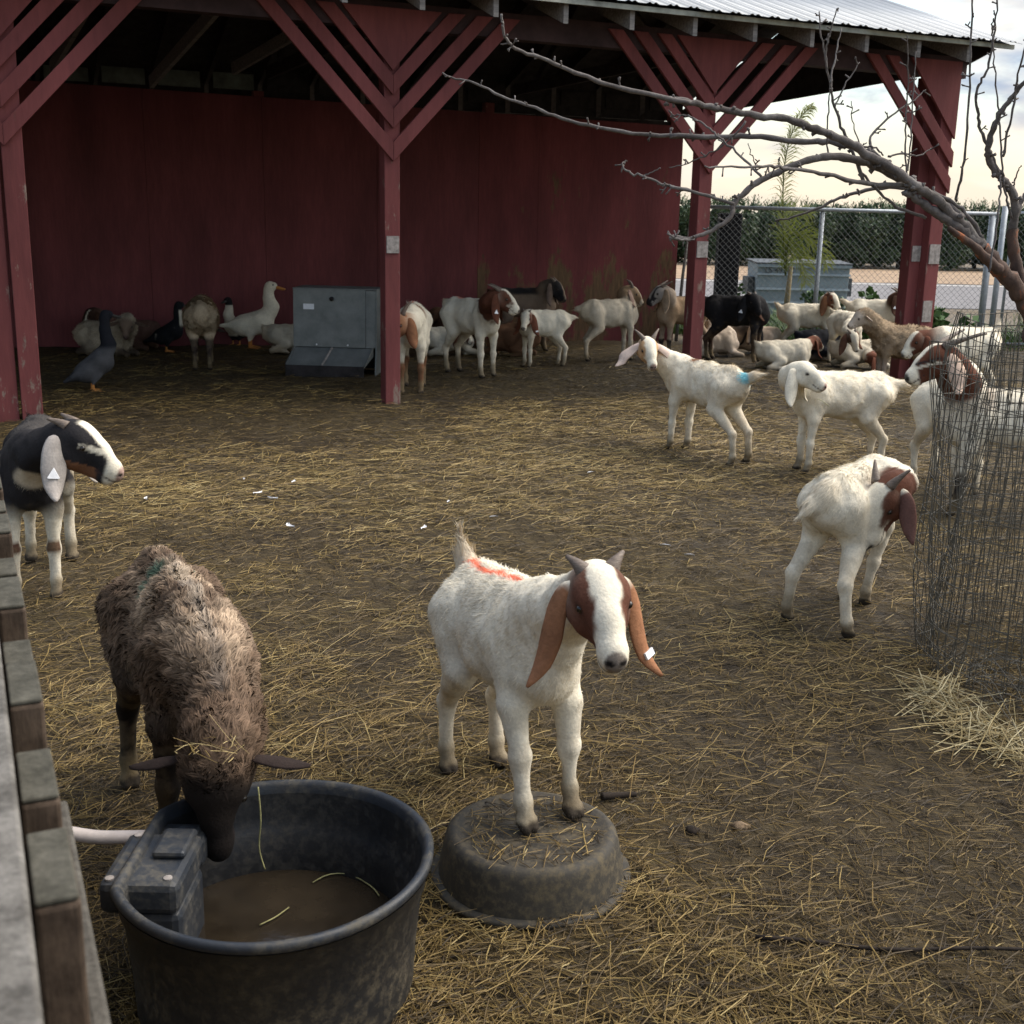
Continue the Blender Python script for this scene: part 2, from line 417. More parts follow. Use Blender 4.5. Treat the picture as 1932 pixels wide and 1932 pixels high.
# roof: gable, ridge parallel to the front
TS = 0.34; EY, EZ, RY = -0.62, 3.285, 2.2
RZ = EZ + TS * (RY - EY); BY = 6.1; BZ = RZ - TS * (BY - RY)
def corr(x): 
    ph = (x / 0.20) % 1.0
    return 0.016 * (math.exp(-((ph - 0.35) / 0.09) ** 2) + math.exp(-((ph - 0.65) / 0.09) ** 2))
xs_ = np.arange(-9.4, 6.22, 0.0125)
def slope_sheet(y0, z0, y1, z1, name, jag=0.0):
    V = []
    js = 0.0
    for i, x in enumerate(xs_):
        if i % 48 == 0: js = random.uniform(-jag, jag)
        c = corr(x)
        for (y, z, d) in ((y0 + js, z0 + js * (z1 - z0) / (y1 - y0), 0.0), (y1, z1, 0.0)): V.append((x, y, z + c + d))
        for (y, z, d) in ((y0 + js, z0 + js * (z1 - z0) / (y1 - y0), -0.004), (y1, z1, -0.004)): V.append((x, y, z + c + d))
    n = len(xs_); Fc = []
    for i in range(n - 1):
        a, b = 4 * i, 4 * i + 4
        Fc += [(a, b, b + 1, a + 1), (a + 2, a + 3, b + 3, b + 2), (a, a + 2, b + 2, b), (a + 1, b + 1, b + 3, a + 3)]
    MB().add(V, Fc).build(name, M_ROOF, barn, smooth=True)
m, t, p = newmat('galvanised_roofing'); M_ROOF = m
n1 = noise(t, 0.9, 5, 0.6, stretch=(3, 0.5, 1)); n2 = noise(t, 40, 3, 0.6)
r_ = ramp(t, n1.outputs['Fac'], [(0.3, (0.25, 0.27, 0.29)), (0.7, (0.38, 0.40, 0.42))]); L(t, r_.outputs[0], p.inputs['Base Color'])
p.inputs['Metallic'].default_value = 0.25; p.inputs['Roughness'].default_value = 0.5
slope_sheet(EY, EZ + 0.06, RY, RZ + 0.06, 'roof', 0.04)
slope_sheet(BY, BZ + 0.06, RY, RZ + 0.06, 'roof')
MB().box((-9.4, RY - 0.16, RZ + 0.082), (6.22, RY + 0.16, RZ + 0.10)).build('ridge_cap', M_ROOF, barn)
MB().box((-9.38, EY + 0.045, EZ + 0.005), (6.20, EY + 0.07, EZ + 0.045)).build('fascia', plain('weathered_fascia', (0.30, 0.31, 0.27), 0.8, 8, 0.4), barn)
# roof boards under the sheets keep the inside dark
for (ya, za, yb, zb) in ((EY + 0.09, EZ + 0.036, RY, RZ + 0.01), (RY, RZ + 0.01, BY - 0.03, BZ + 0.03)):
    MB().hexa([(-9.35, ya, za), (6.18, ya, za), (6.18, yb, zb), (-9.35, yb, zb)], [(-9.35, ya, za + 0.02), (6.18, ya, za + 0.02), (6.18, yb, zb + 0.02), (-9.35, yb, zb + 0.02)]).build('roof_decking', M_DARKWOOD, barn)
k = 0
for x in np.arange(-9.2, 6.2, 0.62):
    d = 0.14
    MB().hexa([(x - 0.022, EY + 0.10, EZ - d), (x + 0.022, EY + 0.10, EZ - d), (x + 0.022, RY, RZ - d), (x - 0.022, RY, RZ - d)],
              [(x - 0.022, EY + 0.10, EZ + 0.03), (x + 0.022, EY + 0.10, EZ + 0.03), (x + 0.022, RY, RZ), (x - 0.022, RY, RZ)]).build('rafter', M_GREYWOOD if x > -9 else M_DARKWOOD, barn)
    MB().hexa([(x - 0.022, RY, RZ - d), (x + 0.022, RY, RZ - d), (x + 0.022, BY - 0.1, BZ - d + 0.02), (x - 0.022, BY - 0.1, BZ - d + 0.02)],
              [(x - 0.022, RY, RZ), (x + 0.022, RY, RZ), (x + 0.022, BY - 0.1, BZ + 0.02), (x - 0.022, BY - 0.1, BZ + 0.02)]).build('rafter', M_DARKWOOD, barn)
# trusses inside, over the posts
for x in (-5.95, -2.95, 0.0, 3.07):
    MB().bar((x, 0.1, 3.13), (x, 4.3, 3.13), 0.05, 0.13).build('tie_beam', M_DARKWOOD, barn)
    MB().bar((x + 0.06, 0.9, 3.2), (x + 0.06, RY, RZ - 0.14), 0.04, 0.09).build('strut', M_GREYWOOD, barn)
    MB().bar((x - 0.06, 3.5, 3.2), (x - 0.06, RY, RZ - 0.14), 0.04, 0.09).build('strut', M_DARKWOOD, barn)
for pa_, pb_ in ((PY(285, 155, 13.3), PY(430, -8, 11.2)), (PY(98, 128, 12.9), PY(176, -8, 11.3)), (PY(560, 60, 12.6), PY(440, 130, 13.6))):
    q_ = [((p_[:2] - BO) @ ex, (p_[:2] - BO) @ ey, p_[2]) for p_ in (pa_, pb_)]
    MB().bar(q_[0], q_[1], 0.045, 0.12).build('strut', M_GREYWOOD, barn)
# gable infill at the right-hand end
MB().prism([(6.12, 0.08, 3.16), (6.12, 4.75, 3.03), (6.12, 5.6, BZ + 0.1), (6.12, RY, RZ - 0.02), (6.12, -0.4, EZ + 0.02)], (1, 0, 0), 0.03).build('gable_board', M_DARKWOOD, barn)
MB().prism([(-9.25, 0.0, 0.0), (-9.25, 5.9, 0.0), (-9.25, 5.9, BZ), (-9.25, RY, RZ - 0.02), (-9.25, 0.0, EZ + 0.1)], (-1, 0, 0), 0.03).build('end_wall', M_WALL, barn)
# back wall: sheets of painted board, slightly out of square
def wall_pt(x): return 5.30 - (x + 2.576) * (5.305 - 4.343) / (5.54 + 2.576)
def wall_top(x): return 2.985 - (x + 2.55) * 0.020
edges = [-9.2, -6.3, -3.6, -1.28, 0.073, 1.45, 2.75, 3.55, 4.26, 5.56]
for i in range(len(edges) - 1):
    a, b = edges[i] + 0.0018, edges[i + 1] - 0.0018
    dy_ = random.uniform(-0.004, 0.004)
    mb = MB().hexa([(a, wall_pt(a) + dy_, -0.05), (b, wall_pt(b) + dy_, -0.05), (b, wall_pt(b) + 0.03, -0.05), (a, wall_pt(a) + 0.03, -0.05)],
              [(a, wall_pt(a) + dy_, wall_top(a)), (b, wall_pt(b) + dy_, wall_top(b)), (b, wall_pt(b) + 0.03, wall_top(b)), (a, wall_pt(a) + 0.03, wall_top(a))])
    mb.build('wall_panel', M_WALLWORN if i >= 6 else M_WALL, barn)
MB().hexa([(-9.2, wall_pt(-9.2) + 0.05, 2.7), (5.5, wall_pt(5.5) + 0.05, 2.7), (5.5, wall_pt(5.5) + 0.14, 2.7), (-9.2, wall_pt(-9.2) + 0.14, 2.7)],
          [(-9.2, wall_pt(-9.2) + 0.05, 2.88), (5.5, wall_pt(5.5) + 0.05, 2.88), (5.5, wall_pt(5.5) + 0.14, 2.88), (-9.2, wall_pt(-9.2) + 0.14, 2.88)]).build('wall_plate', M_DARKWOOD, barn)
for x in (-8.9, -5.9, -2.9, 0.05, 2.9, 5.45):
    MB().box((x - 0.06, wall_pt(x) + 0.035, -0.1), (x + 0.06, wall_pt(x) + 0.15, 3.0)).build('post', M_REDPOST, barn)
for j, x in enumerate(np.arange(-9.2, 5.5, 0.62)):
    a, b = x + 0.07, x + 0.55
    y = wall_pt(x + 0.3) + 0.16
    MB().box((a, y, 3.02), (b, y + 0.025, 3.20)).build('blocking_board', M_BLOCK if j < 15 else M_DARKWOOD, barn)
    MB().box((a - 0.05, y + 0.03, 2.90), (b + 0.05, y + 0.05, BZ + TS * (BY - y) - 0.0)).build('eave_closure', M_DARKWOOD, barn)
for x in edges[1:-1]:                                              # strips closing the joints, one of them split
    for z0, z1 in (((0.0, 1.05), (1.30, 2.9)) if abs(x - 0.073) < 0.01 else ((0.0, 2.9),)):
        MB().box((x - 0.05, wall_pt(x) + 0.036, z0), (x + 0.05, wall_pt(x) + 0.05, z1)).build('joint_strip', M_DARKWOOD, barn)
# leaning stick by the wall end
tag(MB().tube([(2.20, 16.3, 0.0), (2.24, 16.25, 0.9), (2.33, 16.2, 2.1)], [0.025, 0.022, 0.012], 6).build('wooden_pole', M_GREYWOOD, smooth=True), 'thin grey wooden pole leaning at the right end of the back wall', 'pole')
# ================================================================== ANIMALS: one smooth body from blended limbs
class Body:
    def __init__(s): s.p = []
    def cap(s, a, b, ra, rb, k=0.05, tag='body', M=None, sc=(1, 1, 1)):
        M = np.eye(3) if M is None else M
        T = M / np.asarray(sc, float)[:, None]
        s.p.append((np.asarray(a, float), np.asarray(b, float), ra, rb, k, tag, T, 0.5 * (min(sc) + max(sc)), max(sc)))
    @staticmethod
    def d(P, pr):
        a, b, ra, rb, k, tg, T, g, _ = pr
        q = (P - a) @ T.T; bb = T @ (b - a); l = bb @ bb
        t = np.clip(q @ bb / l, 0, 1) if l > 1e-9 else np.zeros(len(q))
        return (np.sqrt(((q - t[:, None] * bb) ** 2).sum(1)) - (ra + (rb - ra) * t)) * g
    def value(s, P):
        D = np.full(len(P), 9.0)
        for pr in s.p: D = Body.smin(D, Body.d(P, pr), pr[4])
        return D
    @staticmethod
    def smin(a, b, k):
        h = np.clip(0.5 + 0.5 * (a - b) / k, 0, 1); return a + (b - a) * h - k * h * (1 - h)
    def mesh(s, h):
        lo = np.min([np.minimum(p[0], p[1]) - max(p[2], p[3]) * p[8] for p in s.p], 0) - 4 * h - 0.02
        hi = np.max([np.maximum(p[0], p[1]) + max(p[2], p[3]) * p[8] for p in s.p], 0) + 4 * h + 0.02
        n = np.ceil((hi - lo) / h).astype(int) + 1
        D = np.full(tuple(n), 9.0)
        g = [lo[i] + h * np.arange(n[i]) for i in range(3)]
        for pr in s.p:
            m = max(pr[2], pr[3]) * pr[8] + 1.6 * pr[4] + 3 * h
            a = np.maximum(np.floor((np.minimum(pr[0], pr[1]) - m - lo) / h).astype(int), 0)
            b = np.minimum(np.ceil((np.maximum(pr[0], pr[1]) + m - lo) / h).astype(int) + 1, n)
            sl = tuple(slice(a[i], b[i]) for i in range(3))
            gx, gy, gz = np.meshgrid(*(g[i][sl[i]] for i in range(3)), indexing='ij')
            dd = Body.d(np.stack([gx.ravel(), gy.ravel(), gz.ravel()], 1), pr).reshape(gx.shape)
            D[sl] = Body.smin(D[sl], dd, pr[4])
        return surfnet(D, lo, h)
    def tags(s, V):
        r = {}
        for pr in s.p:
            d = Body.d(V, pr); r[pr[5]] = np.minimum(r.get(pr[5], 9.0), d)
        return r
    def surf(s, o, d, far=0.3):
        """point where the ray from far outside along -d meets the body"""
        d = nrm(d); ts = np.linspace(far, 0, 120); P = np.asarray(o)[None] + ts[:, None] * d
        v = s.value(P); i = np.argmax(v < 0); return P[max(i, 0)] if (v < 0).any() else P[-1]
def surfnet(D, lo, h):
    S = D < 0; n = D.shape; c = tuple(k - 1 for k in n)
    acc = np.zeros(c + (3,)); cnt = np.zeros(c)
    for ax in range(3):
        o1, o2 = [k for k in range(3) if k != ax]
        for u in (0, 1):
            for v in (0, 1):
                s0 = [None] * 3; s0[ax] = slice(0, n[ax] - 1); s0[o1] = slice(u, u + c[o1]); s0[o2] = slice(v, v + c[o2])
                s1 = list(s0); s1[ax] = slice(1, n[ax])
                A, B = D[tuple(s0)], D[tuple(s1)]; m = (A < 0) != (B < 0)
                t = np.where(m, A / np.where(m, A - B, 1), 0)
                acc[..., ax] += np.where(m, t, 0); acc[..., o1] += np.where(m, u, 0); acc[..., o2] += np.where(m, v, 0); cnt += m
    mk = cnt > 0; idx = np.full(c, -1); idx[mk] = np.arange(mk.sum())
    base = np.stack(np.nonzero(mk), 1); V = lo + h * (base + acc[mk] / cnt[mk][:, None])
    Q = []
    for ax in range(3):
        o1, o2 = (ax + 1) % 3, (ax + 2) % 3
        s0 = [slice(1, n[k] - 1) for k in range(3)]; s0[ax] = slice(0, n[ax] - 1); s1 = list(s0); s1[ax] = slice(1, n[ax])
        A, B = S[tuple(s0)], S[tuple(s1)]; m = A != B; pos = np.stack(np.nonzero(m), 1); inside = A[m]
        pos = pos + np.array([0 if k == ax else 1 for k in range(3)])
        def cell(u, v):
            q = pos.copy(); q[:, o1] -= u; q[:, o2] -= v; return idx[q[:, 0], q[:, 1], q[:, 2]]
        f = np.stack([cell(1, 1), cell(0, 1), cell(0, 0), cell(1, 0)], 1)
        f[~inside] = f[~inside][:, ::-1]; Q.append(f)
    return V, np.concatenate(Q)
def vnormals(V, Q):
    n = np.cross(V[Q[:, 2]] - V[Q[:, 0]], V[Q[:, 3]] - V[Q[:, 1]]); r = np.zeros_like(V)
    for k in range(4): np.add.at(r, Q[:, k], n)
    return nrm(r)
def relax(V, Q, it=2, f=0.5):
    for _ in range(it):
        a = np.zeros_like(V); c = np.zeros(len(V))
        for k in range(4):
            for j in (1, 3):
                np.add.at(a, Q[:, k], V[Q[:, (k + j) % 4]]); np.add.at(c, Q[:, k], 1)
        V = V + f * (a / c[:, None] - V)
    return V
def grow_hair(name, parent, V, Q, Nn, Cc, flow, length, lift, n, width, two=False, jit=0.35, shade=0.12, keepn=True, tip=None, mat=None, lock=0.0):
    """short hairs as slim blades, rooted all over a body; flow/length/lift are per vertex"""
    ar = np.linalg.norm(np.cross(V[Q[:, 2]] - V[Q[:, 0]], V[Q[:, 3]] - V[Q[:, 1]]), axis=1) * np.where(length[Q].mean(1) > 1e-4, 1, 0)
    fi = rng.choice(len(Q), n, p=ar / ar.sum()); wt = rng.dirichlet((1, 1, 1, 1), n)
    pick = lambda A: (A[Q[fi]] * (wt[:, :, None] if A.ndim == 2 else wt)).sum(1)
    P, nn, fl, ln, lf, cc = pick(V), nrm(pick(Nn)), pick(flow), pick(length), pick(lift), pick(Cc)
    fl = fl + rng.normal(0, jit, fl.shape); fl = nrm(fl - nn * (fl * nn).sum(1, keepdims=True))
    lf = np.clip(lf * rng.uniform(0.6, 1.4, n), 0.02, 0.98)[:, None]
    d = nrm(fl * (1 - lf) + nn * lf); ln = (ln * rng.uniform(0.6, 1.3, n))[:, None]
    sd = nrm(np.cross(nn, fl)) * (width * rng.uniform(0.7, 1.2, n))[:, None] * 0.5
    root = P - nn * 0.003
    cc = np.clip(cc * rng.uniform(1 - shade, 1 + shade, n)[:, None], 0, 1)
    if two:
        mid = root + d * ln * 0.55; end = mid + nrm(d + fl * 0.5 - np.array([0, 0, 0.25])) * ln * 0.5
        if lock:
            _, inv = np.unique(np.floor((root + rng.normal(0, lock * 0.12, root.shape)) / lock).astype(np.int64) @ np.array([1, 4001, 16000001]), return_inverse=True); inv = inv.ravel()
            cnt = np.bincount(inv)[:, None]; mean_ = lambda A: np.stack([np.bincount(inv, A[:, q_]) for q_ in range(3)], 1) / cnt
            me_, mm_ = mean_(end)[inv], mean_(mid)[inv]; end = end + (me_ - end) * 0.72; mid = mid + (mm_ - mid) * 0.30
            cc = cc * (rng.uniform(0.72, 1.28, len(cnt))[inv])[:, None]
        W = np.stack([root + sd, root - sd, mid - sd * 0.8, mid + sd * 0.8, end], 1).reshape(-1, 3); i = np.arange(n) * 5
        F = [np.stack([i, i + 1, i + 2, i + 3], 1), np.stack([i + 3, i + 2, i + 4], 1)]; k = 5
    else:
        W = np.stack([root + sd, root - sd, root + d * ln], 1).reshape(-1, 3); i = np.arange(n) * 3; F = [np.stack([i, i + 1, i + 2], 1)]; k = 3
    c = np.repeat(cc, k, 0)
    if tip is not None:
        tp = np.zeros(k); tp[-1] = 1; tp[2:-1] = 0.5
        c = np.clip(c * (1 + (np.tile(tp, n) * (tip - 1))[:, None]), 0, 1)
    return big_mesh(name, W, F, mat or M_HAIR, parent, col=c, smooth=True, normals=np.repeat(nrm(nn + rng.normal(0, 0.17, nn.shape)), k, 0) if keepn else None)

# ------------------------------------------------------------------ goats and sheep
WHITE = np.array([0.84, 0.765, 0.61]); CREAM = np.array([0.60, 0.50, 0.36]); DIRT = np.array([0.13, 0.095, 0.055])
BROWN = np.array([0.118, 0.043, 0.024]); RUST = np.array([0.25, 0.115, 0.058]); BLACK = np.array([0.012, 0.011, 0.012]); DBROWN = np.array([0.055, 0.026, 0.016])
TAN = np.array([0.33, 0.22, 0.13]); PINK = np.array([0.42, 0.25, 0.21]); GREY = np.array([0.30, 0.27, 0.245])
def mc(a, b, m):
    m = np.clip(np.asarray(m, float), 0, 1)[:, None]; return a * (1 - m) + b * m
def make_beast(name, label, cat, group, at, heading, s, hp, hf, coat, hu=(0, 0, 1), legs=None, pitch=0.0, ln=1.1, lying=False, sheep=False,
               ear='lop', earcol=None, ear_w=1.0, ear_len=0.29, horns=0.0, horn_dir=(-0.8, 0.25, 0.55), tail=(-0.6, 0, 0.75), tail_len=0.17, hair=4000, hair_len=0.020, hair_w=0.004, vox=0.02,
               eartag=0, tag_shape='bar', beard=False, two=False, head_s=1.12, thin=1.0, wool_len=0.03, neck_r=1.0, earspread=0.0, hornlen=0.16, lumps=0.0):
    """at: ground point (x, y, z); heading in degrees (0 = +X, 90 = away); hp: where the head is, world; hf/hu: where the face points and its top, world"""
    t = thing(name, label, cat, at, R(heading), group)
    ch, sh = math.cos(R(heading)), math.sin(R(heading)); at = np.array(at, float)
    Rw = np.array([[ch, sh, 0], [-sh, ch, 0], [0, 0, 1]])              # world -> local
    wl = lambda v: Rw @ np.asarray(v, float)
    B = Body()
    cp, sp = math.cos(R(pitch)), math.sin(R(pitch)); piv = np.array([-0.36 * ln, 0, 0.78])
    RP = np.array([[cp, 0, -sp], [0, 1, 0], [sp, 0, cp]])
    drop = -0.47 if lying else 0.0
    def tp(x, y, z):                                                    # torso frame (unit = withers height) -> local metres
        q = np.array([x * ln, y, z + drop]); q = RP @ (q - piv) + piv; return q * s
    TM = RP.T                                                           # rows = local axes of the torso
    wl_ = 1.0
    fat = 1.04 if sheep else 0.92; up_ = 0.0 if sheep else 0.028
    sq = (1, (0.92 if sheep else 0.80) * thin, 1)
    def tc_(a, b, ra, rb, k=0.10, tg='body', sc=sq): B.cap(tp(*a), tp(*b), ra * s, rb * s, k * s, tg, TM, sc)
    tc_((0.24, 0, 0.755 + up_), (-0.04, 0, 0.735 + up_), 0.220 * fat, 0.232 * fat)
    tc_((-0.04, 0, 0.735 + up_), (-0.30, 0, 0.765 + up_), 0.232 * fat, 0.205 * fat, sc=(1, sq[1] * 1.06, 1))
    tc_((-0.30, 0, 0.80), (-0.43, 0, 0.80), 0.180 * fat, 0.125 * fat, sc=(1, sq[1] * 1.05, 1))
    tc_((0.24, 0, 0.895), (-0.15, 0, 0.88), 0.085 * fat, 0.085 * fat, 0.12)
    tc_((0.33, 0, 0.72), (0.27, 0, 0.66), 0.115 * fat, 0.095, 0.09)
    tc_((-0.36, 0, 0.91), (-0.44, 0, 0.88), 0.07, 0.06, 0.10)           # rump
    # legs: attach, joints, foot
    L0 = {'fl': 1, 'fr': -1, 'hl': 1, 'hr': -1}
    legs = legs or {}
    for key, sd in L0.items():
        off = np.array(legs.get(key, (0, 0, 0)), float)
        tg = 'leg_' + key
        if key[0] == 'f':
            if lying:
                J = [tp(0.24, sd * 0.11, 0.78), tp(0.30, sd * 0.14, 0.60), np.array([(0.50 + off[0]) * ln, sd * 0.13, 0.055]) * s, np.array([(0.36 + off[0]) * ln, sd * 0.10, 0.05]) * s, np.array([(0.28 + off[0]) * ln, sd * 0.09, 0.035]) * s]
            else:
                J = [(0.23, sd * 0.09, 0.80), (0.285, sd * 0.115, 0.555), (0.295, sd * 0.11, 0.315), (0.290, sd * 0.11, 0.115), (0.312, sd * 0.11, 0.035)]
            rad = [0.100, 0.056, 0.037, 0.027, 0.030]; W = [0, 0.12, 0.62, 0.94, 1.0]; kk = 0.07
        else:
            if lying:
                J = [tp(-0.30, sd * 0.10, 0.78), tp(-0.12, sd * 0.20, 0.64), np.array([(-0.36 + off[0]) * ln, sd * 0.23, 0.06]) * s, np.array([(-0.18 + off[0]) * ln, sd * 0.24, 0.05]) * s, np.array([(-0.10 + off[0]) * ln, sd * 0.24, 0.035]) * s]
            else:
                J = [(-0.33, sd * 0.09, 0.79), (-0.235, sd * 0.115, 0.56), (-0.415, sd * 0.105, 0.345), (-0.395, sd * 0.105, 0.115), (-0.368, sd * 0.105, 0.035)]
            rad = [0.138, 0.080, 0.039, 0.029, 0.031]; W = [0, 0.18, 0.66, 0.94, 1.0]; kk = 0.07
        if not lying:
            foot = (np.array([J[-1][0] * ln, J[-1][1], J[-1][2]]) + off) * s
            Jp = [tp(*j) for j in J]; dl = foot - Jp[-1]
            J = [j + dl * wv for j, wv in zip(Jp, W)]
        if sheep: rad[0] *= 1.1; rad[1] *= 1.15
        for i in range(3):
            B.cap(J[i], J[i + 1], rad[i] * s, (rad[i + 1] if i < 2 else 0.030) * s, (kk if i == 0 else 0.03) * s, tg if i else ('haunch' if key[0] == 'h' else 'shoulder'))
        B.cap(J[2] + np.array([0.0, 0, -0.005]) * s, J[2] + np.array([0.0, 0, -0.03]) * s, 0.037 * s, 0.031 * s, 0.03 * s, tg)
        B.cap(J[3], J[3], 0.032 * s, 0.032 * s, 0.025 * s, tg)
        B.cap(J[3], J[4], 0.030 * s, 0.034 * s, 0.02 * s, tg)
        for cl in (-1, 1):
            B.cap(J[4] + np.array([0.0, cl * 0.018, 0.002]) * s, J[4] + np.array([0.036, cl * 0.017, -0.013]) * s, 0.027 * s, 0.018 * s, 0.008 * s, tg)
    # neck: a bowed column from the shoulders to the poll
    hl = wl(np.asarray(hp, float) - at); F = nrm(wl(hf)); U = wl(hu); U = nrm(U - F * (U @ F)); S_ = np.cross(U, F)
    hs = s * head_s * (1.0 if sheep else 1.0)
    HM = np.stack([F, S_, U])
    HX = 0.88                                                        # muzzle length
    hd = lambda x, y, z: hl + (F * x * HX + S_ * y * 1.0 + U * z) * hs
    nb = tp(0.24, 0, 0.84); ne = hd(-0.055, 0, -0.02)
    Ln = np.linalg.norm(ne - nb); c1 = nb + (RP @ np.array([0.86, 0, 0.5])) * 0.30 * Ln; c2 = ne - nrm(F * 0.5 + U * 0.7) * 0.30 * Ln
    bz = [(1 - u) ** 3 * nb + 3 * (1 - u) ** 2 * u * c1 + 3 * (1 - u) * u * u * c2 + u ** 3 * ne for u in np.linspace(0, 1, 6)]
    nr = np.linspace(0.128 if not sheep else 0.175, 0.080 if not sheep else 0.115, 6) * neck_r
    for i in range(5): B.cap(bz[i], bz[i + 1], nr[i] * s, nr[i + 1] * s, 0.08 * s, 'neck')
    B.cap(tp(0.34, 0, 0.70), bz[3] - np.array([0, 0, 0.02]) * s, 0.10 * s, 0.05 * s, 0.09 * s, 'neck')
    # head
    def hc(a, b, ra, rb, k=0.03, sc=(1, 1, 1)): B.cap(hd(*a), hd(*b), ra * hs, rb * hs, k * hs, 'head', HM, sc)
    hc((-0.02, 0, 0.0), (0.03, 0, 0.005), 0.090, 0.090, 0.04, (1, 0.88, 1))
    hc((0.04, 0, 0.035), (0.09, 0, 0.022), 0.066, 0.064, 0.05)
    hc((0.07, 0, 0.022), (0.17, 0, 0.000), 0.066, 0.056, 0.05, (1, 0.80, 1))
    hc((0.17, 0, 0.000), (0.262, 0, -0.040), 0.056, 0.043, 0.03, (1, 0.86, 1))
    hc((0.265, 0, -0.050), (0.285, 0, -0.058), 0.042, 0.036, 0.03, (1, 1.02, 1))
    hc((0.03, 0, -0.062), (0.235, 0, -0.090), 0.056, 0.030, 0.04, (1, 0.85, 1))
    hc((0.235, 0, -0.094), (0.262, 0, -0.094), 0.029, 0.026, 0.02, (1, 1.15, 1))
    for sd in (-1, 1):
        hc((0.025, sd * 0.048, -0.045), (0.075, sd * 0.040, -0.055), 0.050, 0.042, 0.04)
        hc((0.068, sd * 0.052, 0.046), (0.10, sd * 0.054, 0.038), 0.024, 0.020, 0.035)
    if sheep: hc((-0.05, 0, 0.035), (0.05, 0, 0.05), 0.105, 0.085, 0.06)
    # tail
    td = nrm(wl(tail)); tb = tp(-0.475, 0, 0.885); tm = tb + td * tail_len * 0.55 * s; te = tm + nrm(td + np.array([-0.25, 0, 0.0])) * tail_len * 0.45 * s
    if tail_len > 0:
        B.cap(tb - td * 0.03 * s, tm, 0.056 * s, 0.050 * s, 0.05 * s, 'tail'); B.cap(tm, te, 0.050 * s, 0.016 * s, 0.02 * s, 'tail')
    h = vox * s
    V, Q = B.mesh(h)
    V = relax(V, Q, 1, 0.4)
    Nn = vnormals(V, Q)
    tg = B.tags(V); names = sorted(tg); Dm = np.stack([tg[k] for k in names], 1); Wt = np.exp(-np.clip(Dm, -0.05 * s, 1) / (0.022 * s)); Wt /= Wt.sum(1, keepdims=True)
    w = {k: Wt[:, i] for i, k in enumerate(names)}
    w['legs'] = sum(w[k] for k in names if k.startswith('leg_'))
    pu = np.stack([V[:, 0] / ln, V[:, 1], V[:, 2]], 1) / s               # body coordinates, unit = withers height
    wh_pre = w['head'] if 'head' in w else 0
    hu_ = ((V - hl) @ HM.T) / hs / np.array([HX, 1.0, 1])                                        # head coordinates
    n1 = fbm(V, 6.0, 3 + int(abs(at[0]) * 50), 3); n2 = fbm(V, 28.0, 7, 3)
    if not sheep:
        wb = np.clip(1 - wh_pre, 0, 1)
        V = V + Nn * (wb * ((fbm(V / s, 5.5, 51, 2) - 0.5) * 0.040 + (fbm(V / s * np.array([1, 1, 0.6]), 17, 52, 2) - 0.5) * 0.022) * s * (1 - 0.55 * w['legs']))[:, None]; Nn = vnormals(V, Q)
    if lumps or sheep:
        wb = np.clip(w['body'] + w['neck'] + w.get('haunch', 0) + w.get('shoulder', 0), 0, 1)
        V = V + Nn * (wb * ((fbm(V, 16, 21, 2) - 0.5) * 0.036))[:, None]
        Nn = vnormals(V, Q)
    k = dict(p=pu, h=hu_, w=w, n=n1, n2=n2, N=Nn)
    Cc = coat(k)
    # features every head has: nose leather, nostrils, mouth line; hooves and muddy feet
    hx, hy, hz = hu_.T; wh = w['head']
    hy = hy + 0.0
    if not lying:
        zf = np.zeros(len(V))
        for key in L0:
            zf = np.maximum(zf, sst(Wt[:, names.index('leg_' + key)], 0.2, 0.4) * sst(0.060 + 0.05 * (n2 - 0.5) - (V[:, 2] / s - legs.get(key, (0, 0, 0))[2]), 0, 0.022))
        mudd = w['legs'] * sst(0.30 - (V[:, 2] / s - np.array([legs.get(q, (0, 0, 0))[2] for q in L0]).max() * (pu[:, 0] > 0)) + (n1 - 0.5) * 0.30, 0.05, 0.27)
        Cc = mc(Cc, np.array([0.30, 0.235, 0.125]), np.clip(mudd * 1.5, 0, 1) * 0.55); Cc = mc(Cc, DIRT, mudd ** 1.4 * 0.85)
        Cc = mc(Cc, DIRT * 1.6, 0.30 * sst(n2 + 0.25 * w['legs'], 0.62, 0.85) * (1 - wh) * sst(0.85 - pu[:, 2], 0, 0.3))
        Cc = mc(Cc, np.array([0.022, 0.017, 0.013]), zf * 0.92)
    else:
        Cc = mc(Cc, DIRT, sst(0.16 - pu[:, 2] + (n1 - 0.5) * 0.2, 0.0, 0.16) * 0.6)
    nose = wh * sst(hx, 0.302, 0.312) * (hz > -0.085)
    Cc = mc(Cc, getattr(coat, 'nose', np.array([0.10, 0.07, 0.06])), nose * 0.85)
    for sd in (-1, 1):
        q = np.hypot(hy - sd * 0.020, (hz + 0.048) * 1.3); Cc = mc(Cc, np.array([0.012, 0.009, 0.008]), (hx > 0.27) * sst(0.016 - q, 0, 0.006))
    Cc = mc(Cc, np.array([0.05, 0.03, 0.028]), wh * (hx > 0.19) * sst(0.007 - np.abs(hz + 0.076 - (hx - 0.25) * -0.25), 0, 0.005) * 0.95)
    eyes = []
    for sd in (-1, 1):
        pt = B.surf(hd(0.098, 0, 0.022), S_ * sd + F * 0.25, 0.15 * hs); eyes.append((pt, sd))
        de = np.linalg.norm((V - pt) / hs, axis=1)
        Cc = mc(Cc, np.array([0.035, 0.022, 0.016]), sst(0.022 - de, 0, 0.010) * 0.85)
    Cc = np.clip(Cc * (0.90 + 0.2 * n2)[:, None], 0.004, 0.95)
    big_mesh('body', V, Q, M_COAT, t, col=Cc)
